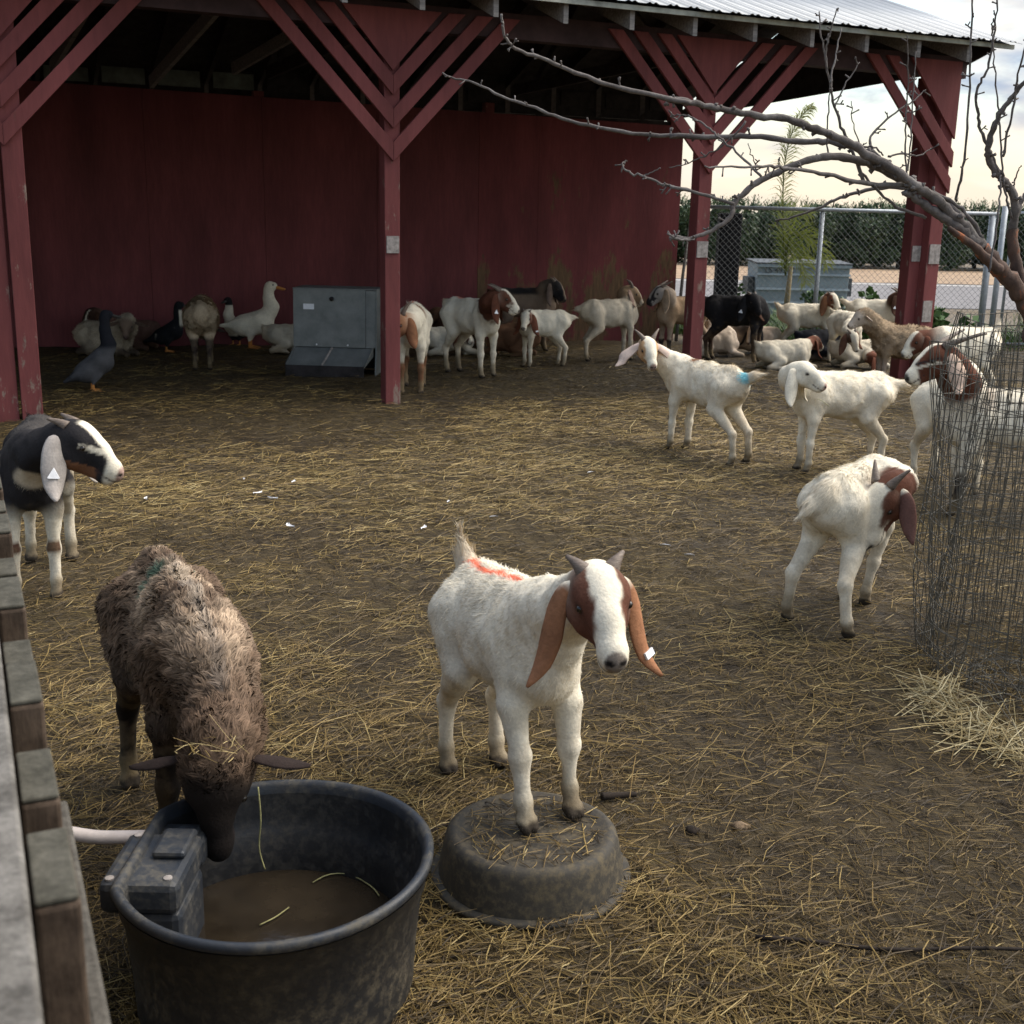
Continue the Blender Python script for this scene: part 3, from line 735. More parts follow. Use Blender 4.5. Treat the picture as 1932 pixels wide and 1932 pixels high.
    for pt, sd in eyes:
        e = nrm(S_ * sd + F * 0.25); MB_ = MB(); c = pt - e * 0.004 * hs
        MB_.lathe([(0.0001, -1), (0.5, -0.866), (0.866, -0.5), (1, 0), (0.866, 0.5), (0.5, 0.866), (0.0001, 1)], 10)
        MB_.v = [tuple(c + np.array(q) * 0.0125 * hs) for q in MB_.v]; MB_.build('eye', M_EYE, t, smooth=True)
    # ears
    ec = WHITE if earcol is None else earcol
    dn = nrm(wl((0, 0, -1)))
    for sd in (-1, 1):
        root = B.surf(hd(-0.018, 0, 0.030), S_ * sd, 0.15 * hs) - S_ * sd * 0.01 * hs
        if ear == 'lop':
            out = nrm(S_ * sd + U * 0.1); fw = nrm(F * 0.8 + 0 * U); e_l = ear_len * hs
            ang = 0.12 + earspread
            dd = nrm(dn + out * ang + F * 0.05)
            P = [root, root + (out * 0.026 + dn * 0.016) * hs, root + out * 0.044 * hs + dd * e_l * 0.25, root + out * (0.052 + 0.05 * earspread) * hs + dd * e_l * 0.55, root + out * 0.066 * hs + dd * e_l * 0.82, root + out * 0.072 * hs + dd * e_l * 1.0 + (out * 0.03 + F * 0.02) * hs]
            wd = np.array([0.050, 0.078, 0.108, 0.122, 0.090, 0.012]) * hs * ear_w * (ear_len / 0.29) ** 0.5
            wdir = nrm(F * 0.75 - S_ * sd * 0.62)
        elif ear == 'side':
            out = nrm(S_ * sd - U * 0.05 - F * 0.15 + dn * 0.18); e_l = ear_len * hs
            P = [root + out * e_l * f + dn * e_l * 0.16 * f * f for f in (0, 0.2, 0.42, 0.65, 0.85, 1.0)]
            wd = np.array([0.035, 0.07, 0.088, 0.080, 0.05, 0.008]) * hs
            wdir = nrm(U * 0.8 + F * 0.35)
        P = spline(P, 15); wdv = np.interp(np.linspace(0, 5, 15), range(6), wd)
        Vv = []; Fc = []; m_ = 12; T = nrm(np.gradient(P, axis=0))
        for i in range(15):
            wv = nrm(wdir - T[i] * (wdir @ T[i])); nv = np.cross(T[i], wv) * sd
            if nv @ S_ * sd < 0: nv = -nv
            for j in range(m_):
                a = 2 * math.pi * j / m_; cx, cy = math.cos(a), math.sin(a)
                curl = -0.18 * cx * cx * wdv[i]
                Vv.append(P[i] + wv * cx * wdv[i] / 2 + nv * (cy * 0.006 * hs + curl))
        Fc = [(i * m_ + j, i * m_ + (j + 1) % m_, (i + 1) * m_ + (j + 1) % m_, (i + 1) * m_ + j) for i in range(14) for j in range(m_)]
        Fc += [tuple(range(m_)), tuple(14 * m_ + j for j in range(m_))]
        Vv = np.array(Vv); mbx = MB().add(Vv, Fc); nz = fbm(Vv, 30, 4, 2)
        ecs = ec(sd) if callable(ec) else ec
        u_ = np.repeat(np.linspace(0, 1, 15), m_)
        if isinstance(ecs, tuple): cc = mc(ecs[0], ecs[1], sst(u_ + (nz - 0.5) * 0.2, 0.12, 0.24))
        else: cc = np.tile(ecs, (len(Vv), 1))
        eo = mbx.build('ear', M_COAT, t, smooth=True, col=np.clip(cc * (0.62 + 0.76 * nz)[:, None], 0, 1))
        if eartag and (eartag == 2 or (sd == 1)):
            i = 11 if tag_shape == 'bar' else 9
            wv = nrm(wdir - T[i] * (wdir @ T[i])); nv = nrm(S_ * sd - T[i] * (S_ * sd @ T[i])); c = P[i] + nv * (0.18 * wdv[i] * 0 + 0.010 * hs)
            if tag_shape == 'bar':
                mt = MB().bar(c - wv * 0.020 * hs, c + wv * 0.024 * hs, 0.022 * hs, 0.007 * hs, nv)
            else:
                a_ = 0.030 * hs; pts = [c + wv * a_ * x + T[i] * a_ * y for x, y in ((0, -1), (0.85, 0.45), (0.8, 0.6), (-0.8, 0.6), (-0.85, 0.45))]
                mt = MB().prism(pts, nv, 0.006 * hs)
            mt.build('ear_tag', M_TAG, eo)
    if horns:
        for sd in (-1, 1):
            b0 = B.surf(hd(-0.005, sd * 0.042, 0.0), U, 0.2 * hs) - U * 0.012 * hs
            dv = nrm(F * horn_dir[0] + S_ * sd * horn_dir[1] + U * horn_dir[2]); bend = nrm(F * -0.8 + S_ * sd * 0.5 - U * 0.35)
            pts = [b0 + (dv * f + bend * 0.55 * f * f) * hornlen * 0.62 * hs * horns for f in np.linspace(0, 1, 9)]
            MB().tube(pts, np.linspace(0.028, 0.006, 9) * hs * (0.8 + 0.2 * min(horns, 2)), 9).build('horn', M_HORN, t, smooth=True)
    # coat of short hair, longer on the spine, belly, thighs and tail; wool for sheep
    wt_ = np.zeros(len(V)) + 0
    flow = np.zeros((len(V), 3)); bk = np.array([-1.0, 0, -0.45])
    flow += bk * (w['body'])[:, None]; flow += np.array([-0.55, 0, -0.9]) * (w.get('haunch', 0) + w.get('shoulder', 0))[:, None]
    flow += np.array([0, 0, -1.0]) * w['legs'][:, None]; flow += -F * wh[:, None]; flow += nrm(nb - ne + np.array([0, 0, -0.1])) * w['neck'][:, None]
    if tail_len > 0: flow += td * w['tail'][:, None] * 2
    rl = w['body'] * 1.0 + (w.get('haunch', 0) + w.get('shoulder', 0)) * 1.0 + w['neck'] * 1.05 + w['legs'] * 0.55 + wh * 0.50
    if tail_len > 0: rl = rl + w['tail'] * 1.9
    rl = rl + w['body'] * 0.5 * sst(np.abs(pu[:, 2] - 0.75), 0.16, 0.22)
    rl = rl * sst(0.27 - hx * wh, 0.0, 0.05) if True else rl
    rl = rl * sst(V[:, 2] / s, 0.03, 0.07) if not lying else rl
    lift = np.full(len(V), 0.15 if not sheep else 0.20) + 0.06 * w['body']
    if sheep:
        wool = np.clip(w['body'] + w['neck'] + w.get('haunch', 0) * sst(pu[:, 2], 0.40, 0.55) + w.get('shoulder', 0) + wh * sst(0.06 - hx + hz * 0.7, 0.0, 0.06), 0, 1)
        ln_h = wool_len * (0.25 + 0.75 * wool) * (rl > 0.05)
        clump = np.stack([vnoise(V, 30, q_) - 0.5 for q_ in (41, 42, 43)], 1) * 1.6
        grow_hair('wool', t, V, Q, Nn, Cc, nrm(flow) * 0.7 + clump, ln_h, lift + 0.22 * wool, hair, hair_w, two, 0.35, 0.22, True, tip=getattr(coat, 'tip', 1.15), lock=0.030 * s / 0.68 if two else 0)
    else:
        grow_hair('coat', t, V, Q, Nn, Cc, flow, hair_len * 0.9 * rl, lift, hair, hair_w, two, 0.26, 0.14, True)
    return t
def white_coat(brown_head=None, blaze=0.034, neck=0.0, stain=0.6, base=WHITE, patches=(), face=None, ring=None, tailc=None, noseC=None):
    """white goat; brown_head: colour of the head sides; blaze: half width of the white stripe; neck: how far the brown runs down the neck"""
    def f(k):
        p, h, w, n = k['p'], k['h'], k['w'], k['n']
        c = np.tile(base, (len(p), 1)) * (0.90 + 0.18 * n)[:, None]
        c = mc(c, CREAM, stain * sst(n + 0.3 * sst(-p[:, 0], 0.2, 0.5) + 0.15 * w['legs'], 0.58, 0.95))
        if 'tail' in w: c = mc(c, CREAM, 0.45 * w['tail'])
        if brown_head is not None:
            hx, hy, hz = h.T; j = (k['n2'] - 0.5)
            m = w['head'] * sst(np.abs(hy) + j * 0.034 + (n - 0.5) * 0.02, blaze, blaze + 0.014) * sst(0.262 + j * 0.05 - hx + 0.0 * hz, 0, 0.02)
            m = np.maximum(m, w['head'] * (hz < -0.05) * (hx < 0.20))
            if neck > 0: m = np.maximum(m, (w['neck'] + w['head'] * (hx < -0.0)) * sst(neck - np.linalg.norm(h, axis=1) + j * 0.12, 0.0, 0.05))
            c = mc(c, brown_head * (0.75 + 0.5 * n)[:, None], m)
        if face is not None: c = mc(c, face, w['head'] * sst(h[:, 0], -0.05, 0.02))
        for (q, r, pc) in patches:
            d = np.linalg.norm((p - np.array(q)), axis=1) + (n - 0.5) * 0.1; c = mc(c, pc, sst(r - d, 0, 0.03))
        if ring: c = mc(c, ring[1], sst(0.03 - np.abs(np.linalg.norm(p - np.array(ring[0]), axis=1) - ring[2]), 0, .02))
        return c
    if noseC is not None: f.nose = noseC
    return f
# ================================================================== YARD FITTINGS
# ---- stock tank: round black tub with a flat float-valve box moulded into its left side
def dirty_plastic(name, base, dirt, amt=0.5, spec=0.4, rough=0.42, zfade=None):
    m, t, p = newmat(name)
    n1 = noise(t, 7, 8, 0.68); n2 = noise(t, 45, 6, 0.7)
    f = ramp(t, n1.outputs['Fac'], [(amt - 0.08, (0, 0, 0)), (amt + 0.14, (1, 1, 1))])
    f2 = ramp(t, n2.outputs['Fac'], [(0.45, (0.15,) * 3), (0.65, (1, 1, 1))])
    fm = N(t, 'ShaderNodeMath', operation='MULTIPLY'); L(t, f.outputs[0], fm.inputs[0]); L(t, f2.outputs[0], fm.inputs[1])
    src = fm.outputs[0]
    if zfade:
        tcx = N(t, 'ShaderNodeTexCoord'); s = N(t, 'ShaderNodeSeparateXYZ'); L(t, tcx.outputs['Object'], s.inputs[0])
        mr = N(t, 'ShaderNodeMapRange'); mr.inputs['From Min'].default_value = zfade[0]; mr.inputs['From Max'].default_value = zfade[1]
        mr.inputs['To Min'].default_value = 1.0; mr.inputs['To Max'].default_value = zfade[2]; L(t, s.outputs['Z'], mr.inputs['Value'])
        f3 = N(t, 'ShaderNodeMath', operation='MULTIPLY'); L(t, src, f3.inputs[0]); L(t, mr.outputs[0], f3.inputs[1]); src = f3.outputs[0]
    L(t, mixc(t, src, base, dirt), p.inputs['Base Color'])
    rr = N(t, 'ShaderNodeMapRange'); rr.inputs['To Min'].default_value = rough; rr.inputs['To Max'].default_value = 0.9; L(t, src, rr.inputs['Value']); L(t, rr.outputs[0], p.inputs['Roughness'])
    p.inputs['Specular IOR Level'].default_value = spec
    bump(t, p, n2.outputs['Fac'], 0.002, 0.4)
    return m
M_TANK = dirty_plastic('black_tank_plastic', (0.012, 0.014, 0.018), (0.105, 0.084, 0.052), 0.44, zfade=(0.0, 0.30, 0.35))
M_TANKIN = dirty_plastic('tank_inside', (0.014, 0.015, 0.017), (0.055, 0.050, 0.042), 0.42)
TC = G(515, 1604, 0.315); TC = np.array([TC[0], TC[1] - 0.0, 0.0]); TH = 0.315
tank = thing('water_tank', 'round black plastic stock tank of brown water with a pipe-fed valve box', 'water trough', (TC[0], TC[1], 0))
n = 96; RT, RB = 0.315, 0.285
def tank_r(a, z):
    """outline radius: round, flattened on the left where the valve box sits"""
    r = RT * (RB / RT + (1 - RB / RT) * max(z, 0) / TH)
    c = math.cos(a); lim = 0.275 * (r / RT)
    rr = r if c > -lim / r else lim / -c
    return rr * (1 + 0.012 * math.sin(3 * a + 1) * z / TH)
def tank_ring(z, off):
    return [((tank_r(2 * math.pi * k / n, z) + off) * math.cos(2 * math.pi * k / n), (tank_r(2 * math.pi * k / n, z) + off) * math.sin(2 * math.pi * k / n), z + (0.006 * math.sin(2 * 2 * math.pi * k / n + 0.6) if z > 0.2 else 0)) for k in range(n)]
def loft(rings, close=False):
    mb = MB(); V = [q for r_ in rings for q in r_]; k = len(rings[0])
    Fc = [(i * k + j, i * k + (j + 1) % k, (i + 1) * k + (j + 1) % k, (i + 1) * k + j) for i in range(len(rings) - 1) for j in range(k)]
    return mb.add(V, Fc)
wall = loft([tank_ring(0.0, 0.0), tank_ring(0.02, 0.004), tank_ring(0.10, 0.0), tank_ring(0.235, 0.0), tank_ring(0.245, 0.006), tank_ring(0.29, 0.008), tank_ring(0.296, 0.016)])
wall.build('tank_wall', M_TANK, tank, smooth=True)
loft([tank_ring(0.292, -0.009), tank_ring(0.24, -0.011), tank_ring(0.20, -0.016), tank_ring(0.195, -0.020), tank_ring(0.10, -0.018), tank_ring(0.022, -0.02), [(0.2 * math.cos(2 * math.pi * k / n), 0.2 * math.sin(2 * math.pi * k / n), 0.014) for k in range(n)], [(0.001 * math.cos(2 * math.pi * k / n), 0.001 * math.sin(2 * math.pi * k / n), 0.012) for k in range(n)]]).build('tank_lining', M_TANKIN, tank, smooth=True)
M_RIM = dirty_plastic('tank_rim_plastic', (0.020, 0.024, 0.031), (0.10, 0.088, 0.065), 0.50, rough=0.42)
loft([tank_ring(0.292, 0.010), tank_ring(0.300, 0.0165), tank_ring(0.311, 0.0155), tank_ring(0.317, 0.009), tank_ring(0.316, 0.000), tank_ring(0.308, -0.006), tank_ring(0.290, -0.0085)]).build('rim', M_RIM, tank, smooth=True)
m, t, p = newmat('murky_water')
nn_ = noise(t, 6, 5, 0.6); r_ = ramp(t, nn_.outputs['Fac'], [(0.35, (0.016, 0.012, 0.008)), (0.7, (0.040, 0.030, 0.019))]); L(t, r_.outputs[0], p.inputs['Base Color'])
p.inputs['Roughness'].default_value = 0.12; p.inputs['Specular IOR Level'].default_value = 0.35
bump(t, p, noise(t, 24, 3, 0.5).outputs['Fac'], 0.002, 0.3)
wr = [((tank_r(2 * math.pi * k / n, 0.105) - 0.019) * math.cos(2 * math.pi * k / n), (tank_r(2 * math.pi * k / n, 0.105) - 0.019) * math.sin(2 * math.pi * k / n), 0.105) for k in range(n)]
MB().add(wr, [tuple(range(n))]).build('murky_water', m, tank)
# valve box: stepped, rounded, straddling the flat side
M_BOX = dirty_plastic('valve_box_plastic', (0.020, 0.024, 0.031), (0.105, 0.095, 0.075), 0.48, rough=0.45)
bx = MB().box((-0.325, -0.125, 0.235), (-0.165, 0.085, 0.305)).box((-0.262, -0.118, 0.02), (-0.165, 0.07, 0.2365)).build('valve_box', M_BOX, tank, bevel=0.016)
MB().box((-0.30, 0.087, 0.215), (-0.17, 0.165, 0.285)).build('valve_box_step', M_BOX, tank, bevel=0.014)
MB().box((-0.245, -0.03, 0.3052), (-0.175, 0.075, 0.322)).build('valve_lid', M_BOX, tank, bevel=0.008)
for (x_, y_) in ((-0.305, -0.105), (-0.30, 0.065), (-0.19, -0.10)):
    MB().lathe([(0.009, 0), (0.009, 0.004), (0.0005, 0.006)], 12, c=(x_, y_, 0.304)).build('screw_cap', M_PALEWOOD, bx)
tag(MB().tube([(-0.30, 0.135, 0.262), (-0.235, 0.133, 0.266), (-0.225, 0.133, 0.266), (-0.185, 0.128, 0.268)], [0.020, 0.020, 0.026, 0.026], 14).build('hose_fitting', M_BOX, tank, smooth=True))
pa = TC + np.array([-0.30, 0.135, 0.262]); pb = G(112, 1569, 0.268)
pts = spline([pb + np.array([-0.06, 0.004, 0.0]), pb, pb * 0.6 + pa * 0.4 + np.array([0, 0, -0.008]), pb * 0.25 + pa * 0.75 + np.array([0, 0, -0.004]), pa + np.array([-0.01, 0, 0])], 20)
tag(MB().tube(pts, 0.0155, 14).build('water_pipe', plain('white_pipe_plastic', (0.62, 0.55, 0.51), 0.45, 25, 0.12), smooth=True), 'white plastic water pipe running from the plank fence to the tank', 'pipe')

# ---- upturned rubber feed tub
TB = np.array([0.066, 2.655])
m_ = dirty_plastic('muddy_black_rubber', (0.026, 0.024, 0.021), (0.095, 0.076, 0.046), 0.30, rough=0.7)
TUBS = 1.05
tub = thing('feed_tub', 'upturned black rubber feed tub caked in mud under a goat\'s front hooves', 'tub', (TB[0], TB[1], 0))
wob = lambda a, z: 1 + 0.012 * math.sin(2 * a + 0.7) + 0.010 * math.sin(5 * a)
MB().lathe([(0.232, 0.004), (0.230, 0.02), (0.223, 0.06), (0.215, 0.10), (0.210, 0.116), (0.202, 0.126), (0.188, 0.130), (0.174, 0.122), (0.10, 0.119), (0.0005, 0.119)], 72, wob=wob).build('tub_shell', m_, tub, smooth=True)
MB().lathe([(0.226, 0.0), (0.246, 0.002), (0.251, 0.010), (0.246, 0.018), (0.226, 0.0195)], 72, wob=wob).build('rim', m_, tub, smooth=True)
TUBZ = 0.120

# ---- sheet-metal feeder by the post
FP = G(628, 712); FZ = R(24)
feeder = thing('feeder', 'grey galvanised hopper feeder with two trough bays beside a red post', 'feeder', (FP[0] + 0.02, FP[1] + 0.38, 0), R(-4))
m, t, p = newmat('dull_galvanised'); M_GALV = m
n1 = noise(t, 5, 6, 0.65); n2 = noise(t, 60, 4, 0.6)
r_ = ramp(t, n1.outputs['Fac'], [(0.3, (0.125, 0.135, 0.13)), (0.7, (0.225, 0.235, 0.225))]); L(t, r_.outputs[0], p.inputs['Base Color'])
p.inputs['Metallic'].default_value = 0.35; p.inputs['Roughness'].default_value = 0.55; bump(t, p, n2.outputs['Fac'], 0.001, 0.4)
hw = 0.41
prof = [(-0.26, 0.0), (-0.20, 0.28), (-0.17, 0.86), (0.26, 0.86), (0.26, 0.0)]
MB().prism([(hw, y_, z_) for y_, z_ in prof], (1, 0, 0), 0.012).build('side_panel', M_GALV, feeder)
MB().prism([(-hw - 0.012, y_, z_) for y_, z_ in prof], (1, 0, 0), 0.012).build('side_panel', M_GALV, feeder)
MB().hexa([(-hw, -0.16, 0.30), (hw, -0.16, 0.30), (hw, 0.25, 0.02), (-hw, 0.25, 0.02)], [(-hw, -0.155, 0.845), (hw, -0.155, 0.845), (hw, 0.25, 0.845), (-hw, 0.25, 0.845)]).build('hopper', M_GALV, feeder)
lid = MB().hexa([(-hw - 0.02, -0.225, 0.285), (hw - 0.10, -0.225, 0.285), (hw - 0.10, -0.20, 0.285), (-hw - 0.02, -0.20, 0.285)], [(-hw - 0.02, -0.19, 0.862), (hw - 0.10, -0.19, 0.862), (hw - 0.10, -0.172, 0.862), (-hw - 0.02, -0.172, 0.862)]).build('front_door', M_GALV, feeder, bevel=0.003)
MB().hexa([(hw - 0.098, -0.205, 0.285), (hw - 0.002, -0.205, 0.285), (hw - 0.002, -0.19, 0.285), (hw - 0.098, -0.19, 0.285)], [(hw - 0.098, -0.180, 0.855), (hw - 0.002, -0.180, 0.855), (hw - 0.002, -0.165, 0.855), (hw - 0.098, -0.165, 0.855)]).build('front_strip', M_GALV, feeder)
MB().box((-hw - 0.025, -0.19, 0.863), (hw + 0.02, 0.27, 0.872)).build('top_lid', M_GALV, feeder)
MB().tube([(-0.03, -0.20, 0.775), (-0.03, -0.23, 0.77)], [0.018, 0.022], 12).build('knob', M_DARKWOOD, lid, smooth=True)
MB().box((-0.325, -0.2055, 0.66), (-0.215, -0.2015, 0.715)).build('paper_label', M_TAG, lid)
for x_ in (-0.19, 0.13): MB().tube([(x_, -0.215, 0.31), (x_, -0.232, 0.31)], 0.008, 8).build('bolt', M_TAG, lid)
# trough: sloping bed with a divider and a lip
MB().hexa([(-hw - 0.06, -0.40, 0.10), (hw - 0.08, -0.40, 0.10), (hw - 0.02, -0.21, 0.20), (-hw, -0.21, 0.20)], [(-hw - 0.06, -0.40, 0.112), (hw - 0.08, -0.40, 0.112), (hw - 0.02, -0.21, 0.28), (-hw, -0.21, 0.28)]).build('trough', M_GALV, feeder)
MB().hexa([(-hw - 0.06, -0.41, 0.0), (hw - 0.08, -0.41, 0.0), (hw - 0.08, -0.403, 0.0), (-hw - 0.06, -0.403, 0.0)], [(-hw - 0.06, -0.41, 0.118), (hw - 0.08, -0.41, 0.118), (hw - 0.08, -0.403, 0.118), (-hw - 0.06, -0.403, 0.118)]).build('trough_lip', M_DARKWOOD, feeder)
MB().bar((-0.10, -0.40, 0.122), (-0.03, -0.215, 0.285), 0.012, 0.02).build('trough_divider', M_PALEWOOD, feeder)
for x_ in (-hw - 0.055, hw - 0.075): MB().bar((x_, -0.40, 0.12), (x_ + 0.05, -0.215, 0.285), 0.012, 0.02).build('trough_end', M_GALV, feeder)

# ---- plank fence in the near left corner: a rail along the outside, thick picket heads, a plank inside
fdir = nrm(np.array([-0.65, 1.39])); fprp = np.array([fdir[1], -fdir[0]])        # fprp points into the yard
FO = np.array([-0.318, 0.64])
def fp(a, o, z): q = FO + fdir * a + fprp * o; return (q[0], q[1], z)
fence = thing('plank_fence', 'weathered mossy plank fence with thick picket ends at the near left corner', 'fence', (FO[0], FO[1], 0))
def fbox(name, a0, a1, o0, o1, z0, z1, mat, bev=0.004):
    b = [fp(a0, o0, z0), fp(a0, o1, z0), fp(a1, o1, z0), fp(a1, o0, z0)]; tt = [fp(a0, o0, z1), fp(a0, o1, z1), fp(a1, o1, z1), fp(a1, o0, z1)]
    sh_ = lambda P: [(x - FO[0], y - FO[1], z) for x, y, z in P]
    return MB().hexa(sh_(b), sh_(tt)).build(name, mat, fence, bevel=bev)
def mossy(name, cA, cB):
    m, t, p = newmat(name); n1 = noise(t, 22, 7, 0.7); n2 = noise(t, 120, 4, 0.7, stretch=(1, 1, 0.2))
    r1 = ramp(t, n1.outputs['Fac'], [(0.36, cA), (0.62, cB)]); r2 = ramp(t, n2.outputs['Fac'], [(0.3, (0.6,) * 3), (0.7, (1.05,) * 3)])
    L(t, mixc(t, 1.0, r1.outputs[0], r2.outputs[0], 'MULTIPLY'), p.inputs['Base Color']); p.inputs['Roughness'].default_value = 0.9; bump(t, p, n2.outputs['Fac'], 0.002, 0.6); return m
M_MOSS = mossy('mossy_timber', (0.050, 0.047, 0.035), (0.105, 0.098, 0.077))
M_FRAIL = mossy('silvered_rail', (0.09, 0.083, 0.073), (0.20, 0.187, 0.168))
M_PICK = mossy('brown_picket', (0.045, 0.030, 0.020), (0.11, 0.078, 0.055))
M_INNER = mossy('grey_plank', (0.055, 0.050, 0.042), (0.125, 0.115, 0.098))
ZF = 1.10
fbox('top_rail', -0.5, 2.6, -0.065, 0.028, ZF - 0.10, ZF + 0.004, M_FRAIL)
a = -0.42
gapk = 0
for (a0, a1, dz) in ((-0.44, -0.13, -0.03), (-0.055, 0.055, -0.075), (0.145, 0.262, 0.0), (0.345, 0.455, -0.012), (0.545, 0.672, 0.003), (0.715, 0.80, -0.016), (0.89, 1.03, 0.0), (1.11, 1.205, -0.02), (1.275, 1.40, 0.004), (1.48, 1.565, -0.01), (1.65, 1.79, -0.005), (1.88, 1.97, 0.0), (2.06, 2.18, -0.015)):
    pk = fbox('picket', a0, a1, 0.030, 0.064, 0.0, ZF - 0.012 + dz, M_PICK)
    sh_ = lambda P: [(x - FO[0], y - FO[1], z) for x, y, z in P]
    z = ZF - 0.012 + dz + 0.0005
    me = MB().hexa(sh_([fp(a0 + 0.002, 0.031, z), fp(a0 + 0.002, 0.063, z), fp(a1 - 0.002, 0.063, z), fp(a1 - 0.002, 0.031, z)]), sh_([fp(a0 + 0.002, 0.031, z + 0.005), fp(a0 + 0.002, 0.063, z + 0.005), fp(a1 - 0.002, 0.063, z + 0.005), fp(a1 - 0.002, 0.031, z + 0.005)]))
    me.build('mossy_cap', M_MOSS if gapk > 1 else M_PICK, pk, bevel=0.002); gapk += 1
fbox('backing_rail', -0.5, 2.6, 0.0305, 0.060, ZF - 0.26, ZF - 0.14, M_PICK)
fbox('inner_plank', -0.5, 0.62, 0.066, 0.083, ZF - 0.36, ZF - 0.16, M_INNER)
fbox('lower_plank', -0.5, 2.6, 0.066, 0.083, 0.25, 0.42, M_INNER)

# ---- wire tree guard
def wires(mb, P, r): mb.tube(P, r, 4, cap=False)
CG = np.array([2.08, 4.15])
guard = thing('wire_tree_guard', 'bent round cage of welded wire mesh around the bare fruit tree', 'wire cage', (CG[0], CG[1], 0))
M_WIRE = plain('rusty_wire', (0.105, 0.098, 0.082), 0.6, 40, 0.4, metal=0.3)
def cage_layer(R0, ph, H, seed, sv=0.051, shh=0.06, z0=0.0, lean=0.0):
    mb = MB(); nv = int(2 * math.pi * R0 / sv)
    def pt(a, z):
        rr = R0 * (1 + 0.045 * math.sin(3 * a + seed) + 0.02 * math.sin(7 * a + 2 * seed + z * 3)) + 0.012 * math.sin(z * 9 + a * 4 + seed) - 0.03 * math.sin(z * 2.6 + seed + a)
        return (rr * math.cos(a) + lean * z, rr * math.sin(a), z0 + z + 0.012 * math.sin(a * 5 + seed))
    for i in range(nv):
        a = ph + 2 * math.pi * i / nv
        wires(mb, [pt(a + 0.010 * math.sin(k * 1.7 + i) + 0.008 * random.uniform(-1, 1), H * k / 9) for k in range(10)], 0.0016)
    nz = int(H / shh)
    for j in range(nz + 1):
        z = H * j / nz; tw = 0.01 * math.sin(j * 2.1 + seed)
        wires(mb, [pt(ph + 2 * math.pi * k / 72, z + tw * math.sin(4 * math.pi * k / 72)) for k in range(73)], 0.0016)
    return mb
cage_layer(0.515, 0.0, 1.29, 0.4).build('wire_mesh', M_WIRE, guard, smooth=True)
cage_layer(0.535, 0.05, 1.20, 4.3, 0.055, 0.09, lean=-0.01).build('wire_mesh', M_WIRE, guard, smooth=True)
cage_layer(0.475, 0.03, 1.22, 2.1, 0.052, 0.075, lean=0.03).build('wire_mesh', M_WIRE, guard, smooth=True)
# the loose skirt of flattened mesh at its foot
mb = MB()
for i in range(26):
    x = -0.55 + i * 0.05
    wires(mb, [(x + 0.02 * random.uniform(-1, 1) + 0.15 * k * 0.2, -0.42 - 0.16 * k * 0.8 + 0.02 * math.sin(i), 0.05 + 0.05 * math.sin(k * 1.4 + i * 0.5) + 0.10 * max(0, 1 - k / 2)) for k in range(6)], 0.0013)
for j in range(9):
    wires(mb, [(-0.55 + 0.05 * k + 0.03 * j, -0.42 - 0.085 * j + 0.03 * math.sin(k * 0.8 + j), 0.05 + 0.04 * math.sin(k * 0.5 + j * 0.9) + 0.10 * max(0, 1 - j / 4)) for k in range(26)], 0.0013)
for i in range(70):                                                 # snarled ends on the floor of the guard
    a0 = random.uniform(2.9, 4.6); r0 = random.uniform(0.28, 0.52); q = np.array([r0 * math.cos(a0), r0 * math.sin(a0), 0.02]); st = [q]
    for k in range(5): q = q + np.array([random.uniform(-.07, .09), random.uniform(-.07, .07), random.uniform(-.03, .045)]); q[2] = max(q[2], 0.012); st.append(q)
    wires(mb, st, 0.0016)

mb.build('wire_skirt', M_WIRE, guard, smooth=True)

# ---- bare fruit tree inside the guard
tree = thing('bare_fruit_tree', 'leafless knobbly fruit tree reaching left across the barn front', 'tree', (2.2, 4.35, 0))
m, t, p = newmat('fruit_tree_bark'); M_BARK = m
n1 = noise(t, 9, 6, 0.7); n2 = noise(t, 70, 5, 0.7)
r1 = ramp(t, n1.outputs['Fac'], [(0.30, (0.085, 0.070, 0.062)), (0.52, (0.17, 0.15, 0.14)), (0.75, (0.27, 0.25, 0.235))]); r2 = ramp(t, n2.outputs['Fac'], [(0.3, (0.6,) * 3), (0.7, (1.0,) * 3)])
L(t, mixc(t, 1.0, r1.outputs[0], r2.outputs[0], 'MULTIPLY'), p.inputs['Base Color']); p.inputs['Roughness'].default_value = 0.85; bump(t, p, n2.outputs['Fac'], 0.004, 0.8)
m, t, p = newmat('peeling_red_bark'); M_BARKRED = m
n1 = noise(t, 7, 6, 0.7, stretch=(2, 2, 1)); n2 = noise(t, 50, 5, 0.7)
r1 = ramp(t, n1.outputs['Fac'], [(0.36, (0.055, 0.036, 0.030)), (0.52, (0.11, 0.068, 0.050)), (0.60, (0.30, 0.095, 0.038)), (0.72, (0.34, 0.13, 0.055))]); L(t, r1.outputs[0], p.inputs['Base Color']); p.inputs['Roughness'].default_value = 0.8; bump(t, p, n2.outputs['Fac'], 0.005, 0.8)
TO = np.array([2.2, 4.35, 0])
def c3(pts): return [(x / 2.278 * 0.78922 + 1600 * 0.78922, y / 2.278 * 0.78922) for x, y in pts]
def c2(pts): return [(x / 2.273 * 0.78922 + 900 * 0.78922, y / 2.273 * 0.78922) for x, y in pts]
